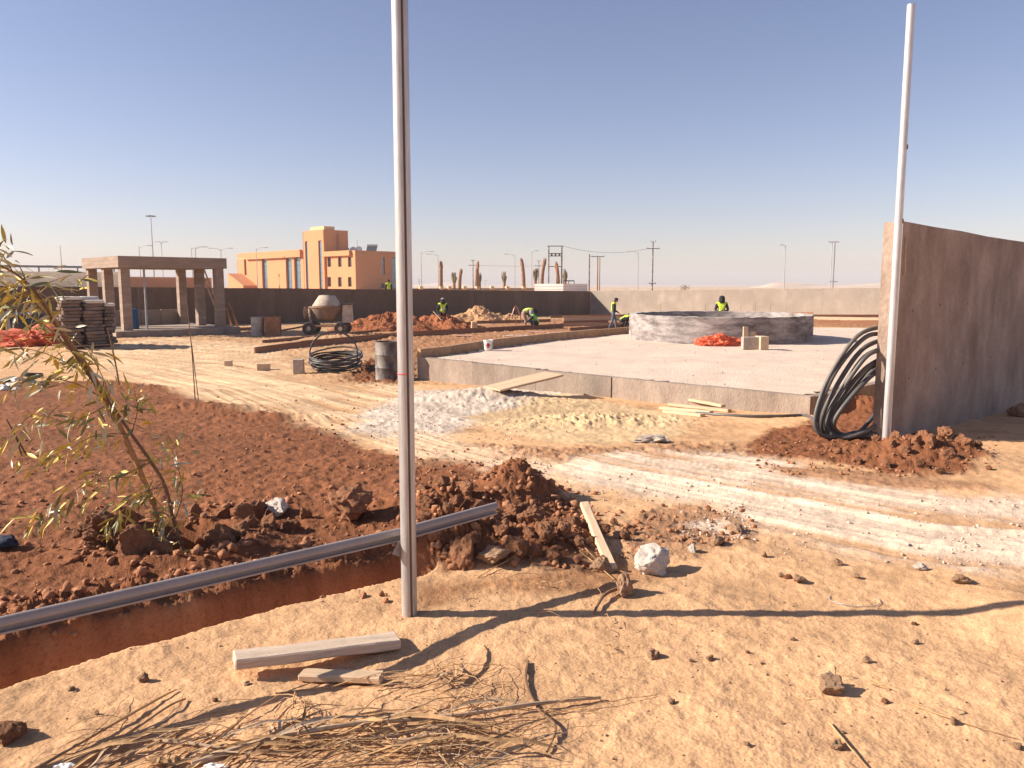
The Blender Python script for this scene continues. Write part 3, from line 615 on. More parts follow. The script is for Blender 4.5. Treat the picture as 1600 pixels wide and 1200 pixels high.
bx_ = GP(199, 521); o = B().box(bx_ + Vector((0, 0, .35)), (.3, .2, .7), ru).build('concrete_block', 'block_tan', loc=bx_); tag(o, 'upright tan block before the sunlit corner column of the pavilion', 'block')

# ------------------------------------------------------------------ cement bags on the left
def bag_mesh(nm, mt):
    b = B(); n = 12; m = 5
    for j in range(m):
        zz = (-.062, -.045, 0, .045, .062)[j]; k = (.80, .96, 1, .96, .80)[j]
        for i in range(n):
            w = 2 * math.pi * i / n; cx = abs(math.cos(w)) ** .45 * math.copysign(1, math.cos(w)); cy = abs(math.sin(w)) ** .45 * math.copysign(1, math.sin(w))
            b.v.append((.33 * k * cx, .21 * k * cy, zz + random.uniform(-.006, .006)))
    for j in range(m - 1):
        for i in range(n): b.f.append((j * n + i, j * n + (i + 1) % n, (j + 1) * n + (i + 1) % n, (j + 1) * n + i)); b.mi.append(0)
    b.f += [tuple(range(n - 1, -1, -1)), tuple((m - 1) * n + i for i in range(n))]; b.mi += [0, 0]
    return b.mesh(nm, mt, True)
bagm = [bag_mesh('cement_bag', 'bag_paper'), bag_mesh('cement_bag', 'bag_paper'), bag_mesh('cement_bag', 'bag_pale')]
B0 = GP(118, 545); pal = thing('pallet', B0, 'wooden pallet under the stacked cement bags', 'pallet')
for k in range(5): B().box(Vector((*uv2((B0.x, B0.y), .35, -.5 + k * .32), B0.z + .10)), (1.75, .12, .03), ru).build('slat', 'wood_board', pal)
for k in range(3): B().box(Vector((*uv2((B0.x, B0.y), -.4 + k * .75, .14), B0.z + .02)), (.1, 1.4, .12), ru).build('bearer', 'wood_board', pal)
for ci, (a, bb, nl, gl) in enumerate([(-.15, -.25, 14, 'stack of cement bags'), (.56, -.25, 13, 'stack of cement bags'), (-.15, .22, 14, 'b'), (.56, .22, 14, 'b'), (1.1, .0, 12, 'c')]):
    for k in range(nl):
        x, y = uv2((B0.x, B0.y), a + random.gauss(0, .035) + .02 * math.sin(k * .5 + ci), bb + random.gauss(0, .035))
        o = link('cement_bag', bagm[2] if k == nl - 1 else bagm[k % 2]); o.location = (x, y, B0.z + .18 + .122 * k); o.rotation_euler = (random.uniform(-.03, .03), random.uniform(-.03, .03), UANG + random.gauss(0, .10) + (math.pi / 2 if ci == 4 else 0))  # top bag of each stack takes the paler material
        if k == nl - 1: tag(o, 'pale cement bag lying on top of the tall bag stack', 'bag', 'top bags of the cement stack')
        else: tag(o, 'grey-brown cement bag inside the tall stack left of the pavilion', 'bag', 'stacked cement bags')
def crumple(name, c, rx, ry, rz, mt, label, cat, seed=1, amp=.42, sub=5):
    bm = bmesh.new(); bmesh.ops.create_icosphere(bm, subdivisions=sub, radius=1); rn = random.Random(seed)
    off = Vector((seed * 2.3, seed * 1.1, 3))
    for v in bm.verts:
        p = v.co.copy(); d = .9 * MN.fractal(p * 1.3 + off, 1, 2, 2) - abs(MN.fractal(p * 2.6 + off, .8, 2.1, 4)) * .9 + .3
        p *= 1 + amp * 1.5 * d; v.co = (p.x * rx, p.y * ry, max(p.z, -.25) * rz)
    me = bpy.data.meshes.new(name); bm.to_mesh(me); bm.free(); me.materials.append(MATS[mt]); o = link(name, me); o.location = c; return tag(o, label, cat)
crumple('safety_netting', GP(62, 541, .12), 1.2, .6, .5, 'net_orange', 'crumpled orange safety netting lying left of the cement bags', 'netting', 3)
crumple('safety_netting', on_plat(1124, 539) + Vector((0, 0, .03)), .52, .26, .20, 'net_orange', 'bundle of orange safety netting lying against the round basin', 'netting', 5)
c = GP(45, 528); o = B().lathe([(.05, -.8), (.5, -.78), (.55, -.7), (.55, 0), (.57, .02), (.55, .04), (.55, .7), (.5, .78), (.05, .8)], 24, (c.x, c.y, c.z + .56), ru @ Matrix.Rotation(math.pi / 2, 3, 'Y')).build('water_tank', 'hose_black', loc=c, smooth=True); tag(o, 'black round water tank lying on its side behind the orange netting', 'tank')
for k, (px, py) in enumerate([(8, 596), (28, 594), (50, 588), (22, 604), (60, 601), (5, 612)]):
    crumple('plastic_scrap', GP(px, py, .02), .12 + .05 * (k % 3), .09, .07, 'plastic_white' if k % 2 else 'hose_black', 'scrap of %s plastic litter on the red soil near the leafy sapling' % ('white' if k % 2 else 'black'), 'litter', k, .5, 2)['group'] = 'litter on the red soil'

# ------------------------------------------------------------------ drums, blocks, bucket
def drum(px, py, mt, label, tilt=0):
    p = GP(px, py); h = .88; r = .29
    pr = [(.27, 0), (r, .01), (r, .28), (r + .012, .30), (r, .32), (r, .57), (r + .012, .59), (r, .61), (r, h - .02), (r + .01, h), (r - .01, h), (r - .015, h - .03), (.02, h - .03)]
    o = thing('oil_drum', p, label, 'drum'); B().lathe(pr, 32, (p.x, p.y, p.z - .02)).build('drum_shell', mt, o, smooth=True)
    B().lathe([(.035, 0), (.035, .015), (.03, .018)], 10, (p.x + .18, p.y, p.z + h - .04)).build('bung', 'dark_metal', o)
    return o
drum(607, 594, 'drum_steel', 'dented steel oil drum with dark stains, half behind the slotted post')
drum(403, 525, 'drum_pale', 'pale grey steel drum standing near the pavilion beside a rusty box')
p = GP(427, 525); o = thing('rusty_box', p, 'rusty square sheet-metal bin standing right of the pale drum', 'bin')
for s_, (dx, dy, sx, sy) in enumerate([(0, -.33, .68, .02), (0, .33, .68, .02), (-.33, 0, .02, .64), (.33, 0, .02, .64)]): B().box(p + rotz(.15) @ Vector((dx, dy, .43)), (sx, sy, .9), rotz(.15)).build('side_panel', 'rust', o)
B().box(p + Vector((0, 0, .06)), (.64, .64, .04), rotz(.15)).build('bottom_panel', 'rust', o)
def block(px, py, sz, mt, label, rz=None, plat=False, name='concrete_block'):
    p = on_plat(px, py) if plat else GP(px, py); b = B(); b.box(Vector((0, 0, sz[2] / 2 - .015)), sz); o = b.build(name, mt); o.location = p; o.rotation_euler = (0, 0, UANG + .4 if rz is None else rz)
    m = o.modifiers.new('b', 'BEVEL'); m.width = .012; m.segments = 2; return tag(o, label, 'block')
block(412, 578, (.34, .2, .2), 'block_tan', 'tan block lying alone on the pale track before the formwork board', .3)
block(467, 584, (.26, .22, .36), 'block', 'brown block standing on end left of the black hose coil', .15)
block(357, 572, (.2, .2, .16), 'block_tan', 'small tan block half buried in the pale track with a pin in it', .2)
block(741, 519, (.28, .28, .5), 'wood_light', 'upright pale wooden block on the bed edge behind the white bucket', .2)
block(1172, 545, (.42, .2, .32), 'block', 'grey concrete block lying before the basin beside orange netting', .02, True)
block(1190, 545, (.22, .36, .34), 'block_tan', 'tan concrete block standing right of the grey block before the basin', .1, True)
for (px, h, lb) in ((1164, .52, 'tall pale wooden peg standing behind the grey block'), (1176, .38, 'short pale wooden peg standing behind the grey block')):
    p = on_plat(px, 541); o = B().box(p + Vector((0, 0, h / 2)), (.12, .08, h)).build('wooden_peg', 'wood_light', loc=p); tag(o, lb, 'peg')
p = on_plat(763, 547); p = Vector((p.x, p.y, zp)); bk = thing('bucket', p, 'white plastic bucket with a red print standing at the platform edge', 'bucket')
B().lathe([(x * .72, y * .74) for x, y in [(.13, 0), (.135, .01), (.165, .33), (.175, .335), (.175, .36), (.16, .36), (.15, .33), (.125, .03)]], 24, p).build('bucket_shell', 'plastic_white', bk, smooth=True)
B().tube([p + Vector((.123 * math.cos(w), -.015 - .115 * abs(math.sin(w)), .243 - .14 * abs(math.sin(w)))) for w in np.linspace(0, math.pi, 12)], .006, 5).build('handle', 'steel_grey', bk)
lab = B()
for k in range(7):
    w = R(-112 + k * 7)
    for z, r_ in ((.074, .1045), (.185, .1155)): lab.v.append((p.x + r_ * math.cos(w), p.y + r_ * math.sin(w), p.z + z))
lab.f = [(2 * k, 2 * k + 2, 2 * k + 3, 2 * k + 1) for k in range(6)]; lab.mi = [0] * 6; lab.build('red_print', 'cloth_red', bk)

# ------------------------------------------------------------------ cement mixer
MP = GP(512, 523); mxo = thing('cement_mixer', MP, 'dusty tilting-drum cement mixer on four wheels before the shaded wall', 'mixer')
def mb(name, mt, smooth=False): 
    b = B(); b.fin = lambda: b.build(name, mt, mxo, smooth=smooth); return b
def mv(x, y, z): return MP + Vector((x, y, z)) 
tl = Matrix.Rotation(R(-6), 3, 'X')
B().lathe([(.18, .0), (.45, .12), (.70, .50), (.72, .56), (.72, .66), (.70, .70)], 32, mv(0, 0, .62), tl).build('drum_bowl', 'mixer_bowl', mxo, smooth=True)
B().lathe([(.705, .695), (.69, .76), (.40, 1.20), (.38, 1.22), (.34, 1.22), (.36, 1.18)], 32, mv(0, 0, .62), tl).build('drum_cone', 'mixer_paint', mxo, smooth=True)
B().lathe([(.735, .57), (.76, .58), (.76, .65), (.735, .66)], 32, mv(0, 0, .62), tl).build('ring_gear', 'rust', mxo, smooth=True)
for s_ in (-1, 1): B().tube([mv(s_ * .85, 0, 1.3), mv(s_ * .82, 0, .7), mv(s_ * .72, .0, .42)], .06, 6).build('yoke_arm', 'mixer_paint', mxo)
B().tube([mv(-.85, 0, 1.25), mv(-.5, 0, 1.22)], .09, 8).build('trunnion', 'mixer_paint', mxo); B().tube([mv(.85, 0, 1.25), mv(.5, 0, 1.22)], .09, 8).build('trunnion', 'mixer_paint', mxo)
for y in (-.45, .45): B().tube([mv(-.95, y, .40), mv(1.0, y, .40)], .05, 6).build('chassis_beam', 'rust', mxo)
B().tube([mv(-.75, -.55, .30), mv(-.75, .55, .30)], .04, 6).build('axle', 'rust', mxo); B().tube([mv(.75, -.55, .30), mv(.75, .55, .30)], .04, 6).build('axle', 'rust', mxo)
for x, y in ((-.75, -.58), (.02, -.62), (.75, -.58), (.75, .58), (-.75, .58)):
    if x == .02: continue
    wh = B().lathe([(.17, -.08), (.27, -.09), (.30, -.06), (.30, .06), (.27, .09), (.17, .08)], 24, mv(x, y, .30), Matrix.Rotation(math.pi / 2, 3, 'X')).build('wheel', 'rubber', mxo, smooth=True)
    B().lathe([(.02, -.095), (.165, -.07), (.165, .07), (.02, .095)], 16, mv(x, y, .30), Matrix.Rotation(math.pi / 2, 3, 'X')).build('rim', 'mixer_paint', wh)
    wh.children[0].location = (0, 0, 0)
B().box(mv(.98, .05, .98), (.42, .62, .85), taper=.86).build('engine_box', 'mixer_paint', mxo)
B().box(mv(.98, .05, 1.43), (.5, .7, .05)).build('engine_hood', 'dark_metal', mxo)
hwp = [mv(-1.02, .32 * math.cos(w), 1.0 + .32 * math.sin(w)) for w in np.linspace(0, 2 * math.pi, 25)[:-1]]
hw = B().tube(hwp, .022, 6, closed=True).build('hand_wheel', 'rust', mxo)
for k in range(3):
    w = k * math.pi / 3; B().tube([mv(-1.02, .32 * math.cos(w), 1.0 + .32 * math.sin(w)), mv(-1.02, -.32 * math.cos(w), 1.0 - .32 * math.sin(w))], .014, 5).build('spoke', 'rust', mxo)
B().tube([mv(-1.02, 0, 1.0), mv(-.8, 0, 1.0)], .03, 6).build('wheel_shaft', 'rust', mxo)
B().tube([mv(-.9, 0, .42), mv(-1.5, -.05, .30), mv(-2.3, -.1, .16)], .045, 6).build('tow_bar', 'rust', mxo)

# ------------------------------------------------------------------ mounds of dug soil
def mound(name, c, rx, ry, h, mt, label, seed, n=120):
    b = B(); m = 48; c = Vector(c)
    for j in range(m + 1):
        t = j / m
        for i in range(n):
            w = 2 * math.pi * i / n; rr = t * (1 + .16 * math.sin(2 * w + seed) + .10 * math.sin(5 * w + seed * 2))
            x = rx * rr * math.cos(w); y = ry * rr * math.sin(w); b.v.append([x, y, 0])
    a = np.array(b.v); t = np.repeat(np.arange(m + 1) / m, n)
    hz = h * np.clip(1 - t, 0, 1) ** .85 * (1 + .5 * fbm(a[:, 0] * .8 + seed, a[:, 1] * .8, 3, 3)) + .16 * h * fbm(a[:, 0] * 4, a[:, 1] * 4, 7 + seed, 3) * (t < .98) + .12 * np.abs(fbm(a[:, 0] * 5, a[:, 1] * 5, 3, 4, .7)) * (t < .98)
    g = terrain(a[:, 0] + c.x, a[:, 1] + c.y)
    b.v = [(a[i, 0] + c.x, a[i, 1] + c.y, g[i] + hz[i] - .08) for i in range(len(a))]
    for j in range(m):
        for i in range(n): b.f.append((j * n + i, (j + 1) * n + i, (j + 1) * n + (i + 1) % n, j * n + (i + 1) % n)); b.mi.append(0)
    return tag(b.build(name, mt, loc=(c.x, c.y, float(gz(c.x, c.y))), smooth=True), label, 'dirt heap')
mound('dirt_heap', GP(608, 517), 2.7, 1.7, 1.0, 'dirt_mound', 'heap of dug red soil between the mixer and the slotted post', 2)
mound('dirt_heap', GP(692, 516), 2.7, 1.6, .92, 'dirt_mound', 'heap of red soil before the worker with the shovel', 4)
mound('dirt_heap', GP(748, 503), 2.9, 1.8, 1.0, 'sand_mound', 'heap of yellow-brown sand before the shaded wall', 7)
mound('dirt_heap', GP(800, 503), 2.2, 1.2, .6, 'sand_mound', 'low heap of brown soil behind the hanging cloth', 9)

# ------------------------------------------------------------------ hoses and pipe coils
HC = GP(520, 583)
hz = thing('hose_coil', HC, 'coil of black irrigation hose lying before the formwork, one loop standing up', 'hose')
rn = random.Random(4)
for k in range(10):
    rx = .60 + rn.uniform(-.07, .05); ry = rx * .92; ph = rn.uniform(0, 6); z0 = .03 + .030 * k; tx = rn.uniform(-.03, .03); ty = .16 + rn.uniform(-.05, .06)
    pts = [HC + Vector((rx * math.cos(w) + .03 * math.sin(k), ry * math.sin(w) + .35, z0 + (rx * math.cos(w)) * tx + (ry * math.sin(w) + ry) * ty + .012 * math.sin(3 * w + ph))) for w in np.linspace(0, 2 * math.pi, 49)[:-1]]
    B().tube(pts, .02, 7, closed=True).build('hose_loop', 'hose_black', hz, smooth=True)
pts = [HC + Vector((-.06 + .60 * math.cos(w), .42 + .10 * math.sin(w), .42 + .55 * math.sin(w))) for w in np.linspace(R(-18), R(205), 40)]
B().tube(pts, .022, 7).build('hose_loop', 'hose_black', hz, smooth=True)
pts = catmull([HC + Vector((.45, .4, .1)), HC + Vector((.8, .35, .05)), HC + Vector((1.15, .3, .03)), HC + Vector((1.4, .25, .02))], 6); B().tube(pts, .0125, 6).build('hose_tail', 'hose_black', hz, smooth=True)
pk = GP(546, 577); plank(pk + Vector((0, -.02, .0)), pk + Vector((-.12, .02, .42)), .05, .03, 'wood_light', 'pale wooden stake stuck through the black hose coil', 'wooden_stake', 'stake', bev=0)
# thick pipe coil hung on the wall end
pc = thing('pipe_coil', (PR[0] - .3, PR[1], prz), 'hanging coil of thick black plastic pipe beside the concrete wall end', 'pipe')
plc = np.array([WE[0] - .06 * U[0] + .35 * V[0], WE[1] - .06 * U[1] + .35 * V[1]])
def PC(px, py, back): d = WE[1] + back; return P(px, py, d)
loops = [  # top at wall, left bulge, bottom, return to the wall
 [(1384, 510), (1340, 525), (1295, 590), (1273, 655), (1285, 690), (1320, 697), (1360, 688), (1386, 668)],
 [(1386, 523), (1352, 527), (1306, 580), (1279, 645), (1282, 682), (1310, 694), (1350, 688), (1388, 655)],
 [(1384, 529), (1345, 548), (1302, 612), (1283, 660), (1292, 684), (1322, 690), (1358, 676), (1388, 640)],
 [(1384, 543), (1350, 558), (1312, 612), (1288, 655), (1296, 680), (1326, 687), (1360, 672), (1388, 636)],
 [(1384, 546), (1355, 556), (1318, 606), (1294, 650), (1298, 676), (1320, 684), (1356, 672), (1388, 646)],
 [(1382, 558), (1352, 576), (1318, 616), (1297, 655), (1304, 680), (1330, 686), (1362, 678), (1388, 660)],
 [(1382, 567), (1356, 578), (1324, 620), (1302, 655), (1306, 676), (1326, 683), (1350, 668), (1388, 616)],
 [(1382, 570), (1360, 584), (1326, 625), (1300, 662), (1308, 680), (1336, 684), (1366, 668), (1388, 630)],
 [(1380, 577), (1358, 590), (1322, 630), (1303, 660), (1310, 676), (1332, 683), (1364, 680), (1388, 670)]]
for k, lp_ in enumerate(loops):
    n_lp = len(lp_); bk_ = .10 + .05 * (k % 4)
    pts = [PC(x, y, bk_ + (.05 * math.sin(i * 1.3 + k)) + (.25 if i in (0, n_lp - 1) else 0)) for i, (x, y) in enumerate(lp_)]
    pts = [Vector((p.x, p.y, max(p.z, gz(p.x, p.y) + .03))) for p in pts]
    inside = [Vector((*uv2((pts[0].x, pts[0].y), .15, .10), pts[0].z - .02))] ; outp = [Vector((*uv2((pts[-1].x, pts[-1].y), .15, .1), pts[-1].z + .05))]
    B().tube(catmull(inside + pts + outp, 7), .024 + .002 * (k % 3), 10).build('pipe_loop', 'pipe_grey', pc, smooth=True)
tail = [PC(1276, 668, .25), *[GP(x, y, .02) for x, y in ((1262, 655), (1220, 655), (1170, 655), (1120, 652), (1085, 647))]]
B().tube(catmull(tail, 8), .022, 8).build('pipe_tail', 'pipe_grey', pc, smooth=True)
crumple('rag', GP(1020, 690, .02), .17, .09, .045, 'block', 'flattened grey rag lying on the sand track', 'rag', 8, .6, 3)
crumple('shoe', GP(6, 858, .03), .09, .05, .05, 'cloth_navy', 'dark shoe lying on the red soil left of the sapling', 'shoe', 9, .2, 3)
wl_ = GP(1335, 938); wr = [Vector((wl_.x + .13 * math.cos(w), wl_.y + .10 * math.sin(w), 0)) for w in np.linspace(R(150), R(385), 26)]
for v in wr: v.z = gz(v.x, v.y) + .006
tag(B().tube(wr, .002, 5).build('wire_loop', 'steel_grey', loc=wl_), 'loose loop of grey wire on the sandy ground', 'wire')

# ------------------------------------------------------------------ rocks and clods
def rock_mesh(name, seed, mt, flat=.75, cuts=8, sub=4, rough=.2):
    bm = bmesh.new(); bmesh.ops.create_icosphere(bm, subdivisions=sub, radius=1); rn = random.Random(seed); off = Vector((seed * 3.1, seed * 1.7, 5))
    pl = [(Vector((rn.gauss(0, 1), rn.gauss(0, 1), rn.gauss(0, .8))).normalized(), rn.uniform(.5, .85)) for _ in range(cuts)]
    for v in bm.verts:
        p = v.co.copy(); p *= 1 + .45 * MN.fractal(p * 1.1 + off, 1, 2, 3)
        for d, h in pl:
            e = p.dot(d) - h
            if e > 0: p -= d * e * .9
        n = MN.fractal(p * 2.6 + off, .8, 2.1, 5) * .16 + abs(MN.fractal(p * 6 + off, .7, 2.1, 3)) * -.09 + MN.noise(p * 19 + off) * .022
        p *= 1 + n * (rough / .2); v.co = Vector((p.x, p.y, p.z * flat))
    me = bpy.data.meshes.new(name); bm.to_mesh(me); bm.free(); me.materials.append(MATS[mt]); return me
RK = {t: [rock_mesh('rock', i * 7 + j, t, .6 + .05 * (i % 5), 9 + i % 4) for i in range(6)] for j, t in enumerate(('rock_tan', 'rock_white', 'clod_red'))}
def rock(px, py, wpx, mt, label, name='rock', group=None, asp=1.0, k=None, zs=1.0, cat='rock'):
    p = GP(px, py); s = wpx / F * math.hypot(p.y, ZC) / 2 * (.95 if name == 'stone' else 1.2)
    o = link(name, RK[mt][(k if k is not None else random.randrange(6)) % 6]); o.location = p + Vector((0, s * .4, s * .42 * zs)); o.scale = (s, s * random.uniform(.8, 1), s * 1.25 * asp); o.rotation_euler = (random.uniform(-.2, .2), random.uniform(-.2, .2), random.uniform(0, 6.28))
    return tag(o, label, cat, group)
rock(1020, 897, 52, 'rock_white', 'large white limestone rock with a hollow, on the sand beyond the tan rock', asp=1.15, k=1)
rock(978, 929, 34, 'rock_tan', 'blocky upright tan rock where a dry stick ends', asp=1.6, k=2)
rock(938, 893, 30, 'rock_tan', 'brown rock propping the short pale leaning board', asp=1.2, k=3)
rock(1299, 1086, 40, 'rock_tan', 'single pale tan rock lying on open sand with a hard shadow', asp=.75, k=3)
rock(546, 818, 66, 'clod_red', 'big red-brown boulder on the soil behind the rail', asp=1.0, k=0)
rock(724, 890, 56, 'clod_red', 'largest red-brown boulder at the foot of the clod heap beside the trench', asp=1.2, k=1)
rock(806, 884, 36, 'clod_red', 'squarish red-brown rock at the right foot of the clod heap', asp=1.4, k=2)
rock(768, 890, 54, 'rock_tan', 'low flat tan stone at the foot of the clod heap', asp=.5, k=3)
rock(785, 865, 28, 'clod_red', 'upright red clod between the two larger rocks of the clod heap', asp=1.4, k=5)
rock(6, 1155, 40, 'clod_red', 'dark reddish rock on the sand beside the dry straw, cut by the picture edge', asp=1, k=4)
rock(1122, 851, 24, 'rock_tan', 'brown rock on the edge of the white track', k=5)
rock(1082, 862, 15, 'rock_white', 'small white stone beside the brown damp patch', k=2)
rock(1150, 834, 30, 'rock_tan', 'flat pale brown stone beside the white gravel spill', asp=.5, k=1)
rock(1020, 1027, 20, 'rock_tan', 'small angular tan stone on the sand below the long post shadow', k=0)
rock(222, 1061, 17, 'rock_tan', 'small square pale stone between trench and straw', asp=1.1, k=2)
rock(1508, 915, 26, 'rock_tan', 'flat tan stone near the edge of the white track', asp=.5, k=3)
rock(1440, 890, 18, 'rock_white', 'small pale stone with dark top on the sand by the white track', asp=.6, k=4)
rock(1250, 912, 24, 'rock_tan', 'thin tan stone chip beside the wire loop', asp=.5, k=5)
rock(1112, 556, 12, 'clod_red', 'small red clod alone on the white limestone platform', k=1).location.z = zp + .07
rock(430, 808, 40, 'rock_white', 'pale stone lying on the red soil right of the sapling', asp=.6, k=2)
for px, py, w in [(1110, 1032, 16), (1355, 1038, 16), (1432, 1006, 14), (1385, 1100, 14), (1492, 1134, 18), (1310, 1166, 26), (1318, 1142, 8), (1168, 1167, 14), (1240, 1003, 10), (1232, 905, 16), (1340, 905, 16), (1222, 902, 14), (1310, 884, 20), (1195, 872, 14), (1080, 1034, 9), (1190, 1038, 8), (1168, 1022, 8), (1050, 1100, 14), (1430, 975, 10), (1592, 1170, 18), (1060, 850, 10), (112, 1075, 12), (385, 1064, 12), (335, 1095, 10), (150, 1115, 10), (1108, 800, 12), (1222, 1130, 8)]:
    rock(px, py, w, random.choice(('rock_tan', 'rock_tan', 'clod_red')), 'small stone scattered on the open sandy ground', 'stone', 'stones scattered on the sand', asp=.75, cat='stone')
# clods one can tell apart
for px, py, w in [(150, 846, 44), (190, 838, 44), (232, 846, 40), (262, 838, 34), (205, 880, 60), (250, 878, 36), (300, 866, 40), (345, 858, 60), (372, 848, 36), (320, 836, 34), (376, 824, 36), (400, 812, 34), (420, 834, 30), (170, 858, 30), (300, 820, 28), (345, 815, 26), (388, 838, 24), (140, 862, 24), (120, 850, 18), (225, 862, 36), (455, 830, 24), (475, 812, 22)]:
    rock(px, py, w, 'clod_red', 'rough red soil clod around the planting pit of the leaning sapling', 'soil_clod', 'clods round the sapling pit', asp=1.05, cat='clod')
cl = [(668, 850, 30), (680, 872, 34), (664, 888, 30), (690, 845, 30), (706, 830, 30), (725, 836, 34), (745, 842, 32), (765, 846, 30), (770, 826, 34), (750, 818, 36), (730, 806, 28), (790, 838, 30), (815, 838, 28), (835, 848, 34), (850, 868, 40), (838, 882, 26), (862, 884, 24), (880, 862, 30), (896, 846, 28), (905, 868, 24), (870, 840, 24), (850, 826, 22), (880, 824, 20), (910, 835, 22), (930, 845, 24), (945, 832, 18), (925, 862, 18), (700, 862, 24), (655, 862, 20), (690, 800, 24), (668, 812, 26), (660, 790, 22), (680, 782, 20), (705, 788, 20), (730, 780, 18), (716, 812, 24), (800, 815, 26), (820, 812, 22), (756, 862, 26), (742, 872, 22), (828, 866, 22), (975, 848, 20), (990, 838, 14), (960, 822, 14)]
for px, py, w in cl: rock(px, py, w, 'clod_red', 'red-brown soil clod in the heap beside the slotted post', 'soil_clod', 'clods heaped beside the slotted post', asp=1.05, cat='clod')
for px, py, w in [(1400, 712, 18), (1425, 704, 22), (1445, 708, 24), (1462, 700, 22), (1478, 716, 24), (1500, 718, 18), (1455, 724, 22), (1432, 722, 18), (1415, 726, 16), (1485, 732, 20), (1510, 722, 16), (1440, 738, 20), (1470, 745, 14), (1385, 735, 16), (1395, 722, 14), (1370, 715, 16), (1528, 715, 14), (1545, 742, 10), (1310, 720, 14), (1340, 728, 14)]:
    rock(px, py, w, 'clod_red', 'soil clod in the reddish spoil at the foot of the concrete wall', 'soil_clod', 'clods at the foot of the concrete wall', asp=1.05, cat='clod')
rock(1594, 652, 30, 'rock_tan', 'brown boulder in the shade of the concrete wall', k=3)
# the rest, too many to count
ico = bmesh.new(); bmesh.ops.create_icosphere(ico, subdivisions=1, radius=1); IV = np.array([v.co[:] for v in ico.verts]); IF = np.array([[v.index for v in f.verts] for f in ico.faces]); ico.free()
def crumbs(name, px, py, size, mt, label, cat, zoff=.3):
    n = len(px); pts = np.array([G(a, b_) for a, b_ in zip(px, py)]); z = terrain(pts[:, 0], pts[:, 1])
    v = IV[None] * (1 + RNG.uniform(-.45, .3, (n, len(IV), 1))) * size[:, None, None] * RNG.uniform(.55, 1.25, (n, 1, 3)) * np.array([1, 1, .8])
    v = v + np.stack([pts[:, 0], pts[:, 1], z + size * zoff], 1)[:, None]; f = IF[None] + (np.arange(n) * len(IV))[:, None, None]
    me = bpy.data.meshes.new(name); v = v.reshape(-1, 3); f = f.reshape(-1, 3); me.vertices.add(len(v)); me.vertices.foreach_set('co', v.ravel()); me.loops.add(f.size); me.loops.foreach_set('vertex_index', f.ravel().astype(np.int32))
    me.polygons.add(len(f)); me.polygons.foreach_set('loop_start', np.arange(0, f.size, 3).astype(np.int32)); me.update(calc_edges=True); me.materials.append(MATS[mt])
    o = link(name, me); o['kind'] = 'stuff'; return tag(o, label, cat)
def scat(boxes, lo, hi, p=2.2):
    X = []; Y = []; S = []
    for x0, y0, x1, y1, n in boxes: X.append(RNG.uniform(x0, x1, n)); Y.append(RNG.uniform(y0, y1, n)); S.append(lo + (hi - lo) * RNG.uniform(0, 1, n) ** p)
    return np.concatenate(X), np.concatenate(Y), np.concatenate(S)
x, y, s = scat([(645, 770, 900, 895, 420), (880, 800, 1000, 880, 110), (640, 740, 720, 800, 90), (120, 815, 480, 885, 300), (300, 790, 640, 880, 180), (0, 940, 130, 1000, 90), (130, 890, 620, 940, 120), (650, 770, 930, 890, 500)], .005, .042, 2.8); crumbs('soil_crumbs', x, y, s, 'clod_red', 'crumbs of red soil strewn round the clod heap and planting pit', 'soil')
x, y, s = scat([(0, 600, 640, 900, 1300), (250, 620, 560, 690, 320), (640, 700, 780, 760, 140), (1180, 680, 1560, 745, 700), (1000, 790, 1180, 850, 160)], .005, .026, 3.2); crumbs('soil_crumbs', x, y, s, 'clod_red', 'crumbs of red soil strewn over the planting bed and the wall spoil', 'soil')
x, y, s = scat([(560, 612, 900, 690, 900), (880, 740, 1180, 800, 220), (1060, 800, 1180, 845, 130), (1200, 780, 1600, 880, 240), (745, 725, 860, 775, 420)], .004, .018, 3); crumbs('gravel_stones', x, y, s, 'gravel', 'pale gravel strewn on the track and the small gravel heap', 'gravel')
x, y, s = scat([(0, 900, 1600, 1190, 300), (700, 860, 1600, 1190, 260)], .002, .009, 3); crumbs('sand_pebbles', x, y, s, 'rock_tan', 'tiny pebbles on the sandy foreground', 'pebbles')
pxs = RNG.uniform(670, 1340, 300); pys = 536 + RNG.uniform(0, 1, 300) ** 1.5 * 80
b = B()
for x_, y_ in zip(pxs, pys):
    q = on_plat(x_, y_)
    if sdist(np.array([q.x]), np.array([q.y]), gx)[0] > .3 and math.hypot(q.x - bc.x, q.y - bc.y) > rb + .1:
        k_ = .005 + .013 * random.random() ** 3; b.add([q + Vector(v) * k_ * random.uniform(.7, 1.2) for v in IV], [tuple(f) for f in IF])
o = b.build('limestone_chips', 'block'); o['kind'] = 'stuff'; tag(o, 'small stone chips strewn over the white platform', 'gravel')

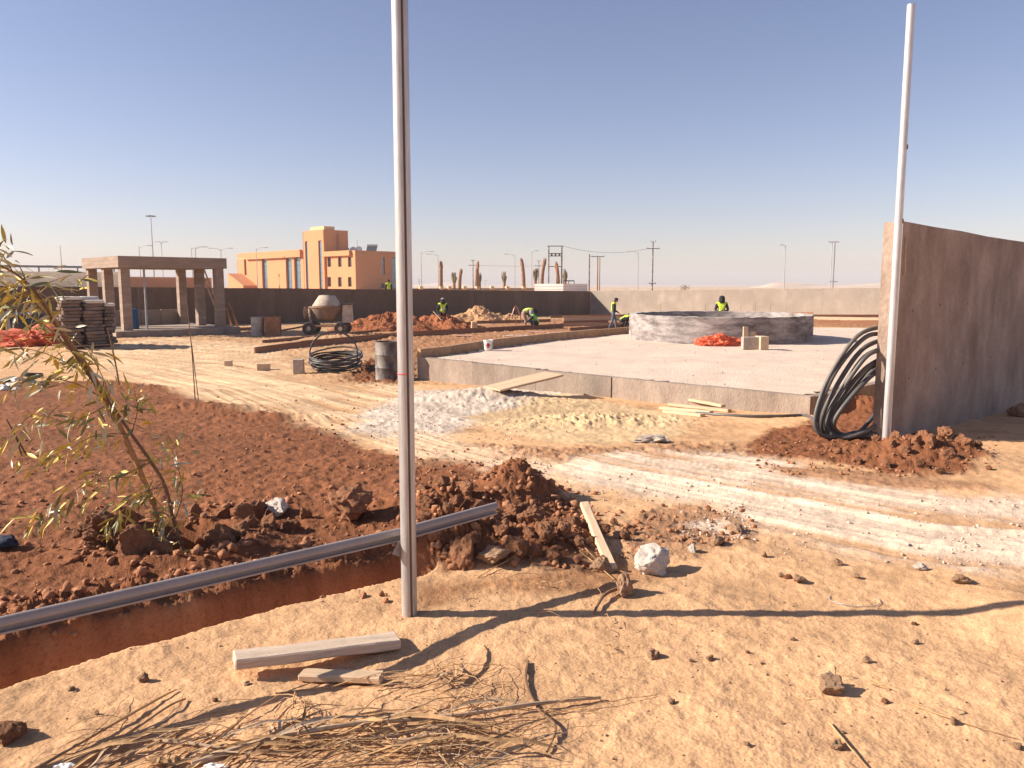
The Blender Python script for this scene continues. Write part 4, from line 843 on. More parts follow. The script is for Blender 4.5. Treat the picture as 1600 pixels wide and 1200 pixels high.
# ------------------------------------------------------------------ dry straw and stalks in the foreground
def gpts(pts, dz): return [GP(px, py, d) for (px, py), d in zip(pts, dz)]
stalks = [([(300, 1196), (430, 1162), (560, 1142), (700, 1126), (830, 1107), (938, 1089)], .012, 'long thick grey-tan reed lying across the straw', 'stalk'),
 ([(825, 1030), (822, 1065), (842, 1110), (868, 1140), (852, 1180)], .007, 'crooked dark twig lying on the sand right of the straw', 'dry_stick'),
 ([(975, 918), (945, 935), (928, 960)], .012, 'dark bent root stick ending at the upright tan rock', 'dry_stick'),
 ([(1296, 1128), (1330, 1170), (1362, 1205)], .004, 'thin straw stem at the lower edge of the open sand', 'straw'),
 ([(1420, 1102), (1490, 1130), (1590, 1158)], .0025, 'hair-thin dry stem curving across the open sand', 'straw'),
 ([(1360, 1064), (1390, 1078)], .003, 'short straw bit beside the single tan rock', 'straw'),
 ([(60, 1200), (170, 1140), (250, 1092), (276, 1078)], .006, 'long dry stem at the left end of the straw', 'straw'),
 ([(110, 1205), (200, 1150), (262, 1110), (290, 1092)], .007, 'second long dry stem at the left end of the straw', 'straw'),
 ([(240, 1155), (300, 1165), (345, 1170)], .007, 'stubby straight reed piece on the left straw', 'stalk'),
 ([(310, 1185), (380, 1128), (440, 1085), (505, 1047)], .0035, 'fine stem slanting from the straw to the split board', 'straw'),
 ([(430, 1078), (520, 1062), (600, 1050), (700, 1040)], .003, 'fine stem running past the end of the split board', 'straw'),
 ([(900, 862), (940, 885), (985, 898)], .005, 'straw stem before the leaning pale board', 'straw'), ([(905, 872), (960, 905)], .004, 'thinner straw stem before the leaning pale board', 'straw'),
 ([(745, 905), (820, 880), (880, 878)], .003, 'fine stem at the foot of the clod heap', 'straw'),
 ([(660, 895), (700, 845), (740, 800)], .004, 'thin twig leaning up the clod heap by the post', 'dry_stick'),
 ([(780, 885), (815, 850)], .004, 'thin twig leaning between the heap rocks', 'dry_stick')]
for pts, r_, lb, mt in stalks:
    dz = [r_ * .9 + (random.uniform(.004, .018) if 0 < i < len(pts) - 1 else .003) for i in range(len(pts))]
    q = catmull(gpts(pts, dz), 6); n = len(q); o = B().tube(q, [r_ * (1 - .45 * i / n) * random.uniform(.9, 1.1) for i in range(n)], 6).build('dry_stalk', mt, loc=q[0], smooth=True); tag(o, lb, 'stalk')
sb_ = B()
def ribbon(p0, ang, L, w, lift, bend, mi):
    n = 7; p = np.array(p0); out = []
    for i in range(n + 1):
        t = i / n; a = ang + bend * (t - .5) + random.gauss(0, .13); p = p + np.array([math.cos(a), math.sin(a)]) * L / n; out.append(p.copy())
    out = np.array(out); zz = terrain(out[:, 0], out[:, 1]); 
    c = [Vector((out[i][0], out[i][1], zz[i] + .006 + lift * math.sin(math.pi * i / n) + random.uniform(0, .006))) for i in range(n + 1)]
    if w < .006: sb_.tube(c, [w * (1 - .5 * i / n) for i in range(n + 1)], 4, mi=mi)
    else:
        vs = []
        for i in range(n + 1):
            t = (c[min(i + 1, n)] - c[max(i - 1, 0)]).normalized(); s_ = t.cross(Vector((0, 0, 1))); tw = random.uniform(-.2, .2) + bend; s_ = s_ * math.cos(tw) + Vector((0, 0, 1)) * math.sin(tw); k = w * math.sin(math.pi * (.12 + .84 * i / n)); vs += [c[i] - s_ * k, c[i] + Vector((0, 0, -.3 * k)), c[i] + s_ * k]
        sb_.add(vs, [(i * 3 + j, i * 3 + j + 1, i * 3 + j + 4, i * 3 + j + 3) for i in range(n) for j in range(2)], mi)
def straw_patch(boxes):
    for x0, y0, x1, y1, n, ang, da, L0, L1 in boxes:
        for _ in range(n):
            px = random.uniform(x0, x1); t = (px - x0) / (x1 - x0 + 1e-6); py = random.uniform(y0, y1); p = G(px, py)
            L = random.uniform(L0, L1); a = ang + random.gauss(0, da); p = p - np.array([math.cos(a), math.sin(a)]) * L / 2
            leaf = random.random() < .28
            ribbon(p, a, L, random.uniform(.006, .010) if leaf else random.uniform(.001, .0032), random.uniform(0, .05), random.uniform(-.7, .7), 0 if random.random() < .75 else 1)
straw_patch([(430, 1140, 800, 1200, 52, .25, .3, .25, .8), (560, 1095, 780, 1160, 26, .5, .6, .15, .5), (110, 1130, 330, 1200, 34, .75, .3, .15, .6), (330, 1150, 560, 1200, 30, .3, .4, .2, .6), (660, 1040, 790, 1110, 20, .6, 1.0, .1, .35),
             (420, 1100, 500, 1160, 22, 1.9, .6, .08, .25), (560, 1040, 720, 1070, 16, .3, .5, .15, .5), (700, 880, 980, 1000, 16, .1, 1.2, .04, .22), (740, 1100, 960, 1150, 7, .15, .25, .15, .5), (900, 1000, 1500, 1190, 10, .3, 1.5, .03, .1), (660, 1150, 740, 1200, 18, 1.0, .8, .1, .3)])
o = sb_.build('dry_straw', ['straw', 'stalk']); o['kind'] = 'stuff'; tag(o, 'heap of dry straw and reed leaves strewn on the sandy foreground', 'straw')
crumple('dead_leaf', GP(255, 1192, .012), .045, .03, .02, 'straw', 'curled dead leaf lying in the left straw', 'leaf', 21, .5, 3); crumple('plastic_scrap', GP(335, 1203, .008), .035, .02, .012, 'plastic_white', 'scrap of white plastic in the straw', 'litter', 22, .5, 3); crumple('plastic_scrap', GP(98, 1200, .008), .03, .02, .012, 'plastic_white', 'scrap of white paper at the left end of the straw', 'litter', 23, .5, 3)

# ------------------------------------------------------------------ saplings
def leaf_mesh(nm, mt, s):
    b = B(); n = 6
    for i in range(n + 1):
        t = i / n; w = .115 * math.sin(math.pi * min(1, t * .95 + .04)) ** .8 * (1 - .3 * t); z = -.16 * t * t * s; x = t
        b.v += [(x, -w, z + .05 * s * w * 3), (x, 0, z - .02), (x, w, z + .05 * w * 3)]
    for i in range(n):
        for j in range(2): b.f.append((i * 3 + j, i * 3 + j + 1, i * 3 + j + 4, i * 3 + j + 3)); b.mi.append(0)
    return b.mesh(nm, mt, True)
LM = [leaf_mesh('leaf', m, s) for m in ('leaf_yellow', 'leaf_grey', 'leaf_green') for s in (.5, 1.6)]
SD = G(272, 862)[1]
SR = GP(272, 862)
sap = thing('leaning_sapling', SR, 'leaning young sapling with narrow yellow-green leaves in a pit of red clods', 'tree')
def SP(px, py, t): return P(px, py, SD - .25 * t + .05)             # t: how far along the stem, it leans a little to the gate
trunk = [(290, 872, 0), (272, 815, .1), (258, 760, .2), (236, 722, .3), (205, 678, .42), (172, 630, .52), (140, 588, .62), (112, 548, .72), (85, 505, .82), (55, 455, .92), (20, 425, 1.0), (-25, 405, 1.1)]
q = catmull([SP(*p) for p in trunk], 4); q[0].z = SR.z - .1
B().tube(q, [(.0125) * (1 - .65 * i / len(q)) for i in range(len(q))], 8).build('trunk', 'bark', sap, smooth=True)
tw = B()
branches = [[(205, 678, .42), (150, 680, .45), (100, 705, .5), (50, 715, .55)], [(236, 722, .3), (190, 742, .35), (140, 752, .4), (90, 785, .5), (45, 812, .6)], [(172, 630, .52), (120, 600, .55), (60, 590, .6), (10, 600, .6)],
 [(140, 588, .62), (90, 560, .65), (40, 545, .7), (-10, 550, .7)], [(112, 548, .72), (60, 500, .75), (10, 480, .8)], [(112, 548, .72), (140, 555, .7), (165, 600, .66), (178, 650, .62)], [(55, 455, .92), (80, 440, .95), (110, 430, .95)], [(55, 455, .92), (20, 470, .95), (-20, 500, 1)],
 [(258, 760, .2), (225, 770, .25), (190, 800, .3), (172, 830, .35)], [(272, 815, .1), (285, 770, .15), (275, 720, .2), (262, 690, .2)], [(272, 815, .1), (250, 800, .1), (240, 840, .1), (246, 868, .1)], [(20, 425, 1), (5, 400, 1.05), (-10, 380, 1.1)], [(85, 505, .82), (50, 470, .85), (15, 440, .9)], [(172, 630, .52), (110, 660, .55), (60, 650, .6), (20, 690, .6)], [(290, 850, 0), (262, 850, .05), (255, 875, .05)], [(205, 678, .42), (215, 640, .4), (210, 610, .4)]]
cr = None; lv = []
for br in branches:
    q = catmull([SP(*p) for p in br], 5); tw.tube(q, [.004 * (1 - .7 * i / len(q)) for i in range(len(q))], 5)
    for i in range(2, len(q)):
        for _ in range(6 if random.random() < .6 else 4): lv.append((q[i] + Vector((random.gauss(0, .04), random.gauss(0, .06), random.gauss(-.01, .035))), (q[i] - q[i - 1]).normalized()))
q = catmull([SP(*p) for p in trunk], 4)
for i in range(len(q) // 2, len(q)):
    for _ in range(4): lv.append((q[i] + Vector((random.gauss(-.02, .06), random.gauss(0, .05), random.gauss(0, .05))), Vector((-1, 0, 0))))
cr = tw.build('twigs', 'bark', sap, smooth=True)
random.shuffle(lv)
for p, d in lv[:295]:
    o = link('leaf', random.choice(LM[:2] * 3 + LM[2:4] * 2 + LM[4:]), cr); o.location = p - Vector(SR); s = random.uniform(.08, .14); o.scale = (s, s * .95, s)
    dd = (d * .6 + Vector((random.gauss(0, .45), random.gauss(0, .45), random.gauss(-.35, .35)))).normalized(); o.rotation_mode = 'QUATERNION'; o.rotation_quaternion = dd.to_track_quat('X', 'Z') @ Quaternion((1, 0, 0), random.uniform(-1.2, 1.2))
xl = B(); lmv = [([Vector(v.co) for v in m_.vertices], [tuple(p_.vertices) for p_ in m_.polygons], k_ // 2) for k_, m_ in enumerate(LM)]
for p, d in lv[295:820]:
    dd = (d * .6 + Vector((random.gauss(0, .45), random.gauss(0, .45), random.gauss(-.35, .35)))).normalized(); q_ = (dd.to_track_quat('X', 'Z') @ Quaternion((1, 0, 0), random.uniform(-1.2, 1.2))).to_matrix()
    vs, fs, mi_ = random.choice(lmv[:2] * 3 + lmv[2:4] * 2 + lmv[4:]); s_ = random.uniform(.06, .115); xl.add([p + q_ @ Vector((v.x * s_, v.y * s_ * .95, v.z * s_)) for v in vs], fs, mi_)
xo = xl.build('small_leaves', ['leaf_yellow', 'leaf_grey', 'leaf_green'], sap, smooth=True); xo['kind'] = 'stuff'
sk = [SP(268, 872, -.1), SP(232, 775, .2), SP(160, 618, .55), SP(100, 528, .75), SP(54, 459, .95)]; sk = [v + Vector((-.01, .035, 0)) for v in sk]; sk[0].z = SR.z - .06
tag(B().tube(catmull(sk, 4), [.017] * 17, 8).build('wooden_stake', 'stake_wood', loc=sk[0], smooth=True), 'brown wooden stake slanting beside the leafy sapling', 'stake')
def stick(px, py, px1, py1, r_, label, dd=0, mt='dry_stick', twin=False, brush=False):
    p = GP(px, py); q = P(px1, py1, p.y - dd); o = thing('young_sapling', p, label, 'tree'); m = p.lerp(q, .5) + Vector((.015, 0, 0))
    B().tube(catmull([p - Vector((0, 0, .06)), m, q], 5), [r_ * (1 - .05 * i) for i in range(11)], 6).build('stem', mt, o, smooth=True)
    if twin: B().tube([p + Vector((.05, .03, -.05)), p.lerp(q, .55) + Vector((.02, 0, 0))], r_ * .7, 5).build('side_stem', mt, o)
    if brush:
        b = B()
        for k in range(130):
            t = random.uniform(.06, .95); c = p.lerp(q, t); w = random.uniform(0, 6.28); L = .075 * (1 - .4 * t); e = c + Vector((math.cos(w) * L * .5, math.sin(w) * L * .5, L)); s_ = Vector((math.sin(w), -math.cos(w), 0)) * .006; b.add([c - s_, c + s_, e], [(0, 1, 2)])
        b.build('needle_leaves', 'leaf_green', o)
stick(305, 626, 291, 462, .011, 'bare thin sapling with a bent twin stem at the edge of the red bed', twin=True)
stick(187, 605, 168, 512, .018, 'dark bristly conifer seedling leaning before the cement bags', brush=True)
stick(35, 712, 10, 655, .012, 'pair of bare brown stems at the left side of the red bed', twin=True)
stick(48, 560, 15, 525, .03, 'short slanting dark stick behind the sapling leaves near the netting')

# ------------------------------------------------------------------ people
SK = [('pelvis', 'spine'), ('spine', 'chest'), ('chest', 'neck'), ('neck', 'head'), ('head', 'crown'), ('chest', 'shl'), ('shl', 'ell'), ('ell', 'wrl'), ('wrl', 'hal'), ('chest', 'shr'), ('shr', 'elr'), ('elr', 'wrr'), ('wrr', 'har'), ('pelvis', 'hil'), ('hil', 'knl'), ('knl', 'anl'), ('anl', 'tol'), ('pelvis', 'hir'), ('hir', 'knr'), ('knr', 'anr'), ('anr', 'tor')]
RAD = dict(pelvis=.15, spine=.145, chest=.16, neck=.06, head=.098, crown=.075, sh=.078, el=.055, wr=.04, ha=.042, hi=.10, kn=.072, an=.05, to=.04)
STAND = dict(pelvis=(0, 0, .95), spine=(0, .01, 1.13), chest=(0, 0, 1.33), neck=(0, .01, 1.48), head=(0, .03, 1.60), crown=(0, .02, 1.70), shl=(-.19, 0, 1.41), ell=(-.25, -.02, 1.13), wrl=(-.23, .10, .90), hal=(-.22, .13, .82), shr=(.19, 0, 1.41), elr=(.25, -.02, 1.13), wrr=(.23, .10, .90), har=(.22, .13, .82), hil=(-.10, 0, .90), knl=(-.11, .02, .50), anl=(-.11, -.01, .09), tol=(-.12, .15, .04), hir=(.10, 0, .90), knr=(.11, .02, .50), anr=(.11, -.01, .09), tor=(.12, .15, .04))
def person(loc, face, pose, label, top='cloth_dark', legs='cloth_dark', vest='vest', hat='cap', hatm='cloth_dark', back_only=False, wide=1.0):
    J = dict(STAND); J.update(pose); names = list(J); ix = {n: i for i, n in enumerate(names)}
    me = bpy.data.meshes.new('body'); me.from_pydata([J[n] for n in names], [(ix[a], ix[b_]) for a, b_ in SK], []); o = link('body', me)
    o.modifiers.new('skin', 'SKIN'); sv = me.skin_vertices[0].data
    for n in names:
        k = n if n in RAD else n[:2]; r_ = RAD[k] * (wide if k in ('pelvis', 'spine', 'hi', 'kn') else 1)
        sv[ix[n]].radius = (r_, r_ * (.78 if k in ('pelvis', 'spine', 'chest') else 1)); sv[ix[n]].use_root = n == 'pelvis'
    s = o.modifiers.new('sub', 'SUBSURF'); s.levels = s.render_levels = 2
    dg = bpy.context.evaluated_depsgraph_get(); m2 = bpy.data.meshes.new_from_object(o.evaluated_get(dg)); bpy.data.objects.remove(o)
    m2.materials.clear()
    for m in (top, legs, 'skin', 'dark_metal'): m2.materials.append(MATS[m])
    seg = [(np.array(J[a]), np.array(J[b_]), a, b_) for a, b_ in SK]
    def near(c):
        best = 9; r_ = None
        for a, b_, na, nb in seg:
            d = b_ - a; t = min(1, max(0, (c - a) @ d / (d @ d + 1e-9))); e = np.linalg.norm(c - a - t * d)
            if e < best: best = e; r_ = (na, nb)
        return r_
    torso = []
    for p in m2.polygons:
        na, nb = near(np.array(p.center)); p.use_smooth = True
        if nb in ('head', 'crown', 'hal', 'har'): p.material_index = 2
        elif nb in ('tol', 'tor'): p.material_index = 3
        elif nb[:2] in ('kn', 'an', 'hi'): p.material_index = 1
        elif na == 'pelvis' and nb == 'spine' and p.center.z < (J['pelvis'][2] + .02): p.material_index = 1
        if nb in ('spine', 'chest', 'shl', 'shr') or (na == 'chest' and nb == 'neck'): torso.append(p.index)
    T = thing('person', loc, label, 'person'); T.rotation_euler = (0, 0, face)
    bd = link('body', m2, T)
    # fingers, nose, ears grow out of the same body mesh
    bm = bmesh.new(); bm.from_mesh(m2)
    ex = B()
    for sd in 'lr':
        h = Vector(J['ha' + sd]); w = Vector(J['wr' + sd]); d = (h - w).normalized(); s_ = d.cross(Vector((0, 1, .2))).normalized()
        for k in range(4): ex.tube([h + s_ * (.018 * (k - 1.5)), h + s_ * (.021 * (k - 1.5)) + d * .05, h + s_ * (.02 * (k - 1.5)) + d * (.085 - .008 * abs(k - 1.2)) + Vector((0, .02, -.005))], [.011, .010, .007], 5)
        ex.tube([h - d * .03 + s_ * .03, h + s_ * .06 + d * .01, h + s_ * .06 + d * .04], [.012, .011, .008], 5)
    hd = Vector(J['head']); up = (Vector(J['crown']) - hd).normalized(); fw = Vector((0, 1, 0)); fw = (fw - up * fw.dot(up)).normalized() if abs(up.y) < .95 else Vector((0, 0, -1)); sdv = fw.cross(up)
    ex.tube([hd + fw * .085 + up * .03, hd + fw * .125 - up * .01, hd + fw * .095 - up * .022], [.008, .016, .012], 5)
    for s_ in (-1, 1): ex.tube([hd + sdv * s_ * .09 - up * .03, hd + sdv * s_ * .112, hd + sdv * s_ * .092 + up * .03], [.01, .02, .01], 5)
    em = ex.mesh('x', 'skin'); n0 = len(bm.faces); bm.from_mesh(em); bm.faces.ensure_lookup_table()
    for f in bm.faces[n0:]: f.material_index = 2
    bm.to_mesh(m2); bm.free()
    fc = B()
    for s_ in (-1, 1): fc.lathe([(.001, -.008), (.010, 0), (.001, .008)], 6, hd + fw * .095 + sdv * s_ * .034 + up * .025)
    fc.box(hd + fw * .095 - up * .05, (.045, .012, .008)); link('face_features', fc.mesh('face_features', 'dark_metal'), T)
    if vest:                                                       # sleeveless hi-vis vest over the torso
        vb = bmesh.new(); vb.from_mesh(m2); vb.faces.ensure_lookup_table(); keep = set(torso)
        bmesh.ops.delete(vb, geom=[f for f in vb.faces if f.index not in keep], context='FACES'); vb.normal_update()
        for v in vb.verts: v.co += v.normal * .022
        vm_ = bpy.data.meshes.new('safety_vest'); vm_.materials.append(MATS[vest]); vm_.materials.append(MATS['reflective'])
        ch = Vector(J['chest']); sp = Vector(J['spine']); ax = (ch - sp).normalized()
        for f in vb.faces:
            t = (f.calc_center_median() - sp).dot(ax); f.material_index = 1 if .02 < t < .055 else 0
        vb.to_mesh(vm_); vb.free(); vo_ = link('safety_vest', vm_, T); md = vo_.modifiers.new('s', 'SOLIDIFY'); md.thickness = .008
    c = Vector(J['crown']); q = up.to_track_quat('Z', 'Y').to_matrix(); b = B()
    if hat == 'cap': b.lathe([(.108, -.07), (.112, -.02), (.10, .03), (.06, .062), (.005, .07)], 16, c, q); b.box(c + fw * .14 - up * .035, (.13, .11, .012)); b.build('cap', hatm, smooth=True)
    elif hat == 'helmet': b.lathe([(.15, -.05), (.13, -.04), (.125, .0), (.105, .05), (.05, .085), (.005, .09)], 18, c, q); b.build('hard_hat', hatm, smooth=True)
    else: b.lathe([(.10, -.26), (.13, -.18), (.125, -.05), (.118, .01), (.09, .05), (.04, .075), (.004, .08)], 18, c - fw * .012, q); b.build('head_scarf', hatm, smooth=True)
    COL.objects[-1].parent = T
    return T
p = GP(692, 505); p = Vector((P(692, 500, 43).x, 43, P(692, 465, 43).z - 1.78))
w1 = person(p, math.pi + .25, dict(wrl=(-.05, .32, .98), hal=(.0, .36, .95), ell=(-.27, .06, 1.12), elr=(.30, .02, 1.10), wrr=(.26, .28, .86), har=(.22, .33, .80), head=(0, .07, 1.58), crown=(0, .07, 1.68)), 'worker in dark clothes and grey scarf shovelling behind the red soil heap', hat='scarf', hatm='cloth_dark', vest='vest')
hs = B().lathe([(.115, -.02), (.11, .03), (.06, .07), (.004, .08)], 16, (0, .06, 1.69)).build('hard_hat', 'cloth_grey'); hs.parent = w1; hs['_o'] = (0, 0, 0)
a = w1.matrix_basis @ Vector((-.30, .30, 1.12)); bq = w1.matrix_basis @ Vector((0, 0, 0))
sh_a = Vector(p) + Vector((-.50, -.15, 1.05)); sh_b = Vector(p) + Vector((.15, -.62, .42))
shv = thing('shovel', sh_b, 'long-handled shovel held by the worker behind the red soil heap', 'shovel')
B().tube([sh_a, sh_b], .022, 6).build('handle', 'wood_light', shv); B().box(sh_b + (sh_b - sh_a).normalized() * .14, (.2, .02, .28), (sh_b - sh_a).to_track_quat('Z', 'Y').to_matrix(), taper=.6).build('blade', 'rust', shv)
BEND = dict(pelvis=(0, -.12, .88), spine=(0, .06, 1.00), chest=(0, .28, 1.06), neck=(0, .42, 1.03), head=(0, .52, .97), crown=(0, .60, .92), shl=(-.19, .32, 1.04), ell=(-.22, .38, .76), wrl=(-.18, .46, .52), hal=(-.17, .48, .44), shr=(.19, .32, 1.04), elr=(.22, .38, .76), wrr=(.18, .46, .52), har=(.17, .48, .44), hil=(-.1, -.12, .84), hir=(.1, -.12, .84), knl=(-.12, .02, .47), knr=(.12, .02, .47))
SQ = dict(pelvis=(0, -.15, .30), spine=(0, -.08, .50), chest=(0, .06, .68), neck=(0, .15, .82), head=(0, .20, .93), crown=(0, .22, 1.03), shl=(-.19, .08, .74), ell=(-.24, .26, .54), wrl=(-.14, .46, .42), hal=(-.11, .52, .38), shr=(.19, .08, .74), elr=(.24, .26, .54), wrr=(.14, .46, .42), har=(.11, .52, .38), hil=(-.11, -.12, .28), knl=(-.20, .28, .50), anl=(-.16, .02, .09), tol=(-.17, .18, .04), hir=(.11, -.12, .28), knr=(.20, .28, .50), anr=(.16, .02, .09), tor=(.17, .18, .04))
def gp3(px, py): q = GP(px, py); return q
person(gp3(821, 514), -math.pi / 2, BEND, 'worker in a brown robe and yellow vest bending forward over the bed', top='cloth_brown', legs='cloth_brown', hat='scarf', hatm='cloth_dark', wide=1.35)
person(gp3(836, 515), math.pi / 2 - .2, SQ, 'worker in dark clothes and green vest squatting beside the bending worker', top='cloth_navy', legs='cloth_navy', vest='vest_green', hat='scarf', hatm='cloth_grey')
person(gp3(958, 515), -math.pi / 2, dict(ell=(-.24, -.02, 1.12), wrl=(-.20, .20, .98), hal=(-.18, .26, .94), wrr=(.22, .22, .96), har=(.2, .28, .92), knl=(-.11, .14, .50), anl=(-.11, .18, .09), tol=(-.12, .34, .04), knr=(.11, -.06, .50), anr=(.11, -.24, .10), tor=(.12, -.09, .04), chest=(0, .06, 1.33), neck=(0, .09, 1.47), head=(0, .13, 1.58), crown=(0, .15, 1.68)), 'worker in jeans and cap walking with a yellow vest, left of the basin', top='cloth_green', legs='denim', hat='cap', hatm='cloth_dark')
person(gp3(973, 513), -math.pi / 2 + .3, {**SQ, 'chest': (0, .22, .62), 'neck': (0, .36, .68), 'head': (0, .46, .70), 'crown': (0, .55, .72), 'spine': (0, .02, .50), 'shl': (-.19, .26, .64), 'shr': (.19, .26, .64), 'ell': (-.22, .34, .40), 'elr': (.22, .34, .40), 'wrl': (-.16, .44, .18), 'wrr': (.16, .44, .18), 'hal': (-.15, .46, .10), 'har': (.15, .46, .10), 'pelvis': (0, -.15, .42), 'hil': (-.11, -.12, .40), 'hir': (.11, -.12, .40)}, 'worker crouching low with a green-yellow vest beside the basin', top='cloth_dark', legs='cloth_dark', hat='scarf', hatm='cloth_dark')
pb = Vector((P(1128, 470, 34.5).x, 34.5, 0)); pb.z = P(1128, 462, 34.5).z - 1.77
person(pb, math.pi - .2, dict(ell=(-.27, .05, 1.15), wrl=(-.12, .28, 1.12), hal=(-.04, .31, 1.13), elr=(.27, .05, 1.15), wrr=(.14, .27, 1.10), har=(.06, .31, 1.10)), 'hooded worker with folded arms standing behind the round basin', hat='scarf', hatm='cloth_dark')
pw = P(607, 440, 64); person(Vector((pw.x, 64, .30)), .3, {}, 'worker whose head and green vest show over the shaded wall near the building', hat='cap', hatm='cloth_dark')
# cloth drying on an iron pin
cp = GP(806, 516); ct = thing('hanging_cloth', cp, 'pinkish cloth hung over a thin stick beside the bending worker', 'cloth')
B().tube([cp, cp + Vector((0, 0, 1.28))], .014, 5).build('stick', 'rust', ct)
b = B(); n = 10
for i in range(n + 1):
    t = i / n; h = 1.3 * (1 - 0) - (abs(t - .42) ** 1.3) * 1.75; x = (t - .42) * .55
    for j in range(4): b.v.append((cp.x + x + .03 * math.sin(j * 2 + i), cp.y - .10 + j * .07, cp.z + max(.35, h) + .03 * math.cos(j * 1.7)))
for i in range(n):
    for j in range(3): b.f.append((i * 4 + j, i * 4 + j + 1, i * 4 + j + 5, i * 4 + j + 4)); b.mi.append(0)
o = b.build('cloth', 'cloth_pink', ct, smooth=True); m = o.modifiers.new('s', 'SOLIDIFY'); m.thickness = .02
for px, py in [(725, 527), (800, 525), (812, 525), (868, 521), (690, 515), (840, 521)]:
    q = GP(px, py, .02); tag(B().box(q, (.8, .25, .03), rotz(random.uniform(-.3, .3))).build('paper_sack', random.choice(('cloth_pink', 'plastic_white')), loc=q), 'flattened paper sack lying on the strip between the kerb boards', 'sack', 'flattened sacks on the strip')

# ------------------------------------------------------------------ the orange building beyond the wall
BO = np.array([P(556, 445, 140).x, 140.0]); DL = -V * -1.0                        # corner; left facade runs along +V, right facade along +U
ob = thing('orange_building', (*BO, .3), 'two-storey orange building with a square stair tower and blue glass strips', 'building')
def facade(name, p0, d, n, s0, s1, z0, z1, holes, mt, parent, glassm, deep=.28):
    """wall sheet with real openings; holes = (s0,s1,z0,z1[,glass])"""
    d = np.array(d); n = np.array(n); S = sorted({s0, s1, *[h[0] for h in holes], *[h[1] for h in holes]}); Z = sorted({z0, z1, *[h[2] for h in holes], *[h[3] for h in holes]})
    b = B(); pt = lambda s, z, k=0: (p0[0] + d[0] * s + n[0] * k, p0[1] + d[1] * s + n[1] * k, z)
    for i in range(len(S) - 1):
        for j in range(len(Z) - 1):
            sm, zm = (S[i] + S[i + 1]) / 2, (Z[j] + Z[j + 1]) / 2
            if any(h[0] < sm < h[1] and h[2] < zm < h[3] for h in holes): continue
            b.add([pt(S[i], Z[j]), pt(S[i + 1], Z[j]), pt(S[i + 1], Z[j + 1]), pt(S[i], Z[j + 1])], [(0, 1, 2, 3)])
    for h in holes:
        a, c, e, f = h[:4]
        for q in ([(a, e), (c, e)], [(c, e), (c, f)], [(c, f), (a, f)], [(a, f), (a, e)]): b.add([pt(*q[0]), pt(*q[1]), pt(*q[1], -deep), pt(*q[0], -deep)], [(0, 1, 2, 3)])
    o = b.build(name, mt, parent)
    for h in holes:
        a, c, e, f = h[:4]; g = h[4] if len(h) > 4 else glassm
        w = B().add([pt(a, e, -deep * .8), pt(c, e, -deep * .8), pt(c, f, -deep * .8), pt(a, f, -deep * .8)], [(0, 1, 2, 3)]).build('window', g, parent)
        fr = B(); k = -deep * .74; t = .07
        fr.add([pt(a, e, k), pt(c, e, k), pt(c, f, k), pt(a, f, k), pt(a + t, e + t, k), pt(c - t, e + t, k), pt(c - t, f - t, k), pt(a + t, f - t, k)], [(0, 1, 5, 4), (1, 2, 6, 5), (2, 3, 7, 6), (3, 0, 4, 7)])
        for q in range(1, int((f - e) / 1.6) + 1):
            zq = e + (f - e) * q / (int((f - e) / 1.6) + 1); fr.add([pt(a, zq - .03, k), pt(c, zq - .03, k), pt(c, zq + .03, k), pt(a, zq + .03, k)], [(0, 1, 2, 3)])
        fr.build('window_frame', 'frame_dark', w); COL.objects[-1]['_o'] = w['_o']
    return o
NL = -U; NR = -V
def HL(px, py, off=0.): return hit_plane(px, py, BO + NL * off, V)   # left facades: s grows to the left, away
def HR(px, py, off=0.): return hit_plane(px, py, BO + NR * off, U)
def holeL(x0, x1, y0, y1, off=0, g='glass_blue'):
    xa, xb = max(x0, x1), min(x0, x1); s0 = HL(xa, y0, off)[0]; s1 = HL(xb, y0, off)[0]; xm = (xa + xb) / 2; return (s0, s1, HL(xm, y1, off)[1], HL(xm, y0, off)[1], g)
def holeR(x0, x1, y0, y1, off=0, g='glass_blue'): xm = (x0 + x1) / 2; return (HR(x0, y0, off)[0], HR(x1, y0, off)[0], HR(xm, y1, off)[1], HR(xm, y0, off)[1], g)
zr_ = HL(555, 391)[1]; ZB = -.5
sT = HL(508, 390)[0]; sE = HL(370, 400)[0]
win = [holeL(x, x + 5.6, y0, y1, 0, 'glass_dark') for x in (511.5, 528, 543.5) for y0, y1 in ((401.5, 417), (433, 448))]
facade('wall', BO, V, NL, 0, sT, ZB, zr_, win, 'building_orange', ob, 'glass_dark')
B().prism([BO + NL * .5 + V * HL(549, 390)[0], BO + NL * .5 + V * sT, BO + V * sT, BO + V * HL(549, 390)[0]], HL(530, 400)[1], zr_ + .02).build('parapet', 'building_orange', ob)
wl2 = [holeL(408.5, 417, 404, 451), holeL(446, 455.5, 403, 451), holeL(459, 469.5, 402, 451), holeL(381, 384.5, 405, 430)]
facade('wall', BO, V, NL, sT, sE, ZB, HL(460, 391)[1], [h for h in wl2], 'building_orange', ob, 'glass_blue', .5)
B().prism([BO + NL * .55 + V * HL(472, 390)[0], BO + NL * .55 + V * HL(386, 396)[0], BO + V * HL(386, 396)[0], BO + V * HL(472, 390)[0]], HL(440, 403)[1], HL(460, 391)[1] + .03).build('parapet', 'building_orange', ob)
B().prism([BO + NL * .02 + V * .0, BO + V * (sE), BO + V * sE + U * 9, BO + U * 9], zr_ - .45, zr_ - .35).build('roof', 'building_cream', ob)
sR = HR(637, 395)[0]
facade('wall', BO, U, NR, 0, sR, ZB, zr_, [holeR(597, 601.2, 401.5, 428.5), holeR(612.5, 633, 402.5, 451), holeR(595, 601, 443, 450, 0, 'glass_dark')], 'building_orange', ob, 'glass_blue')
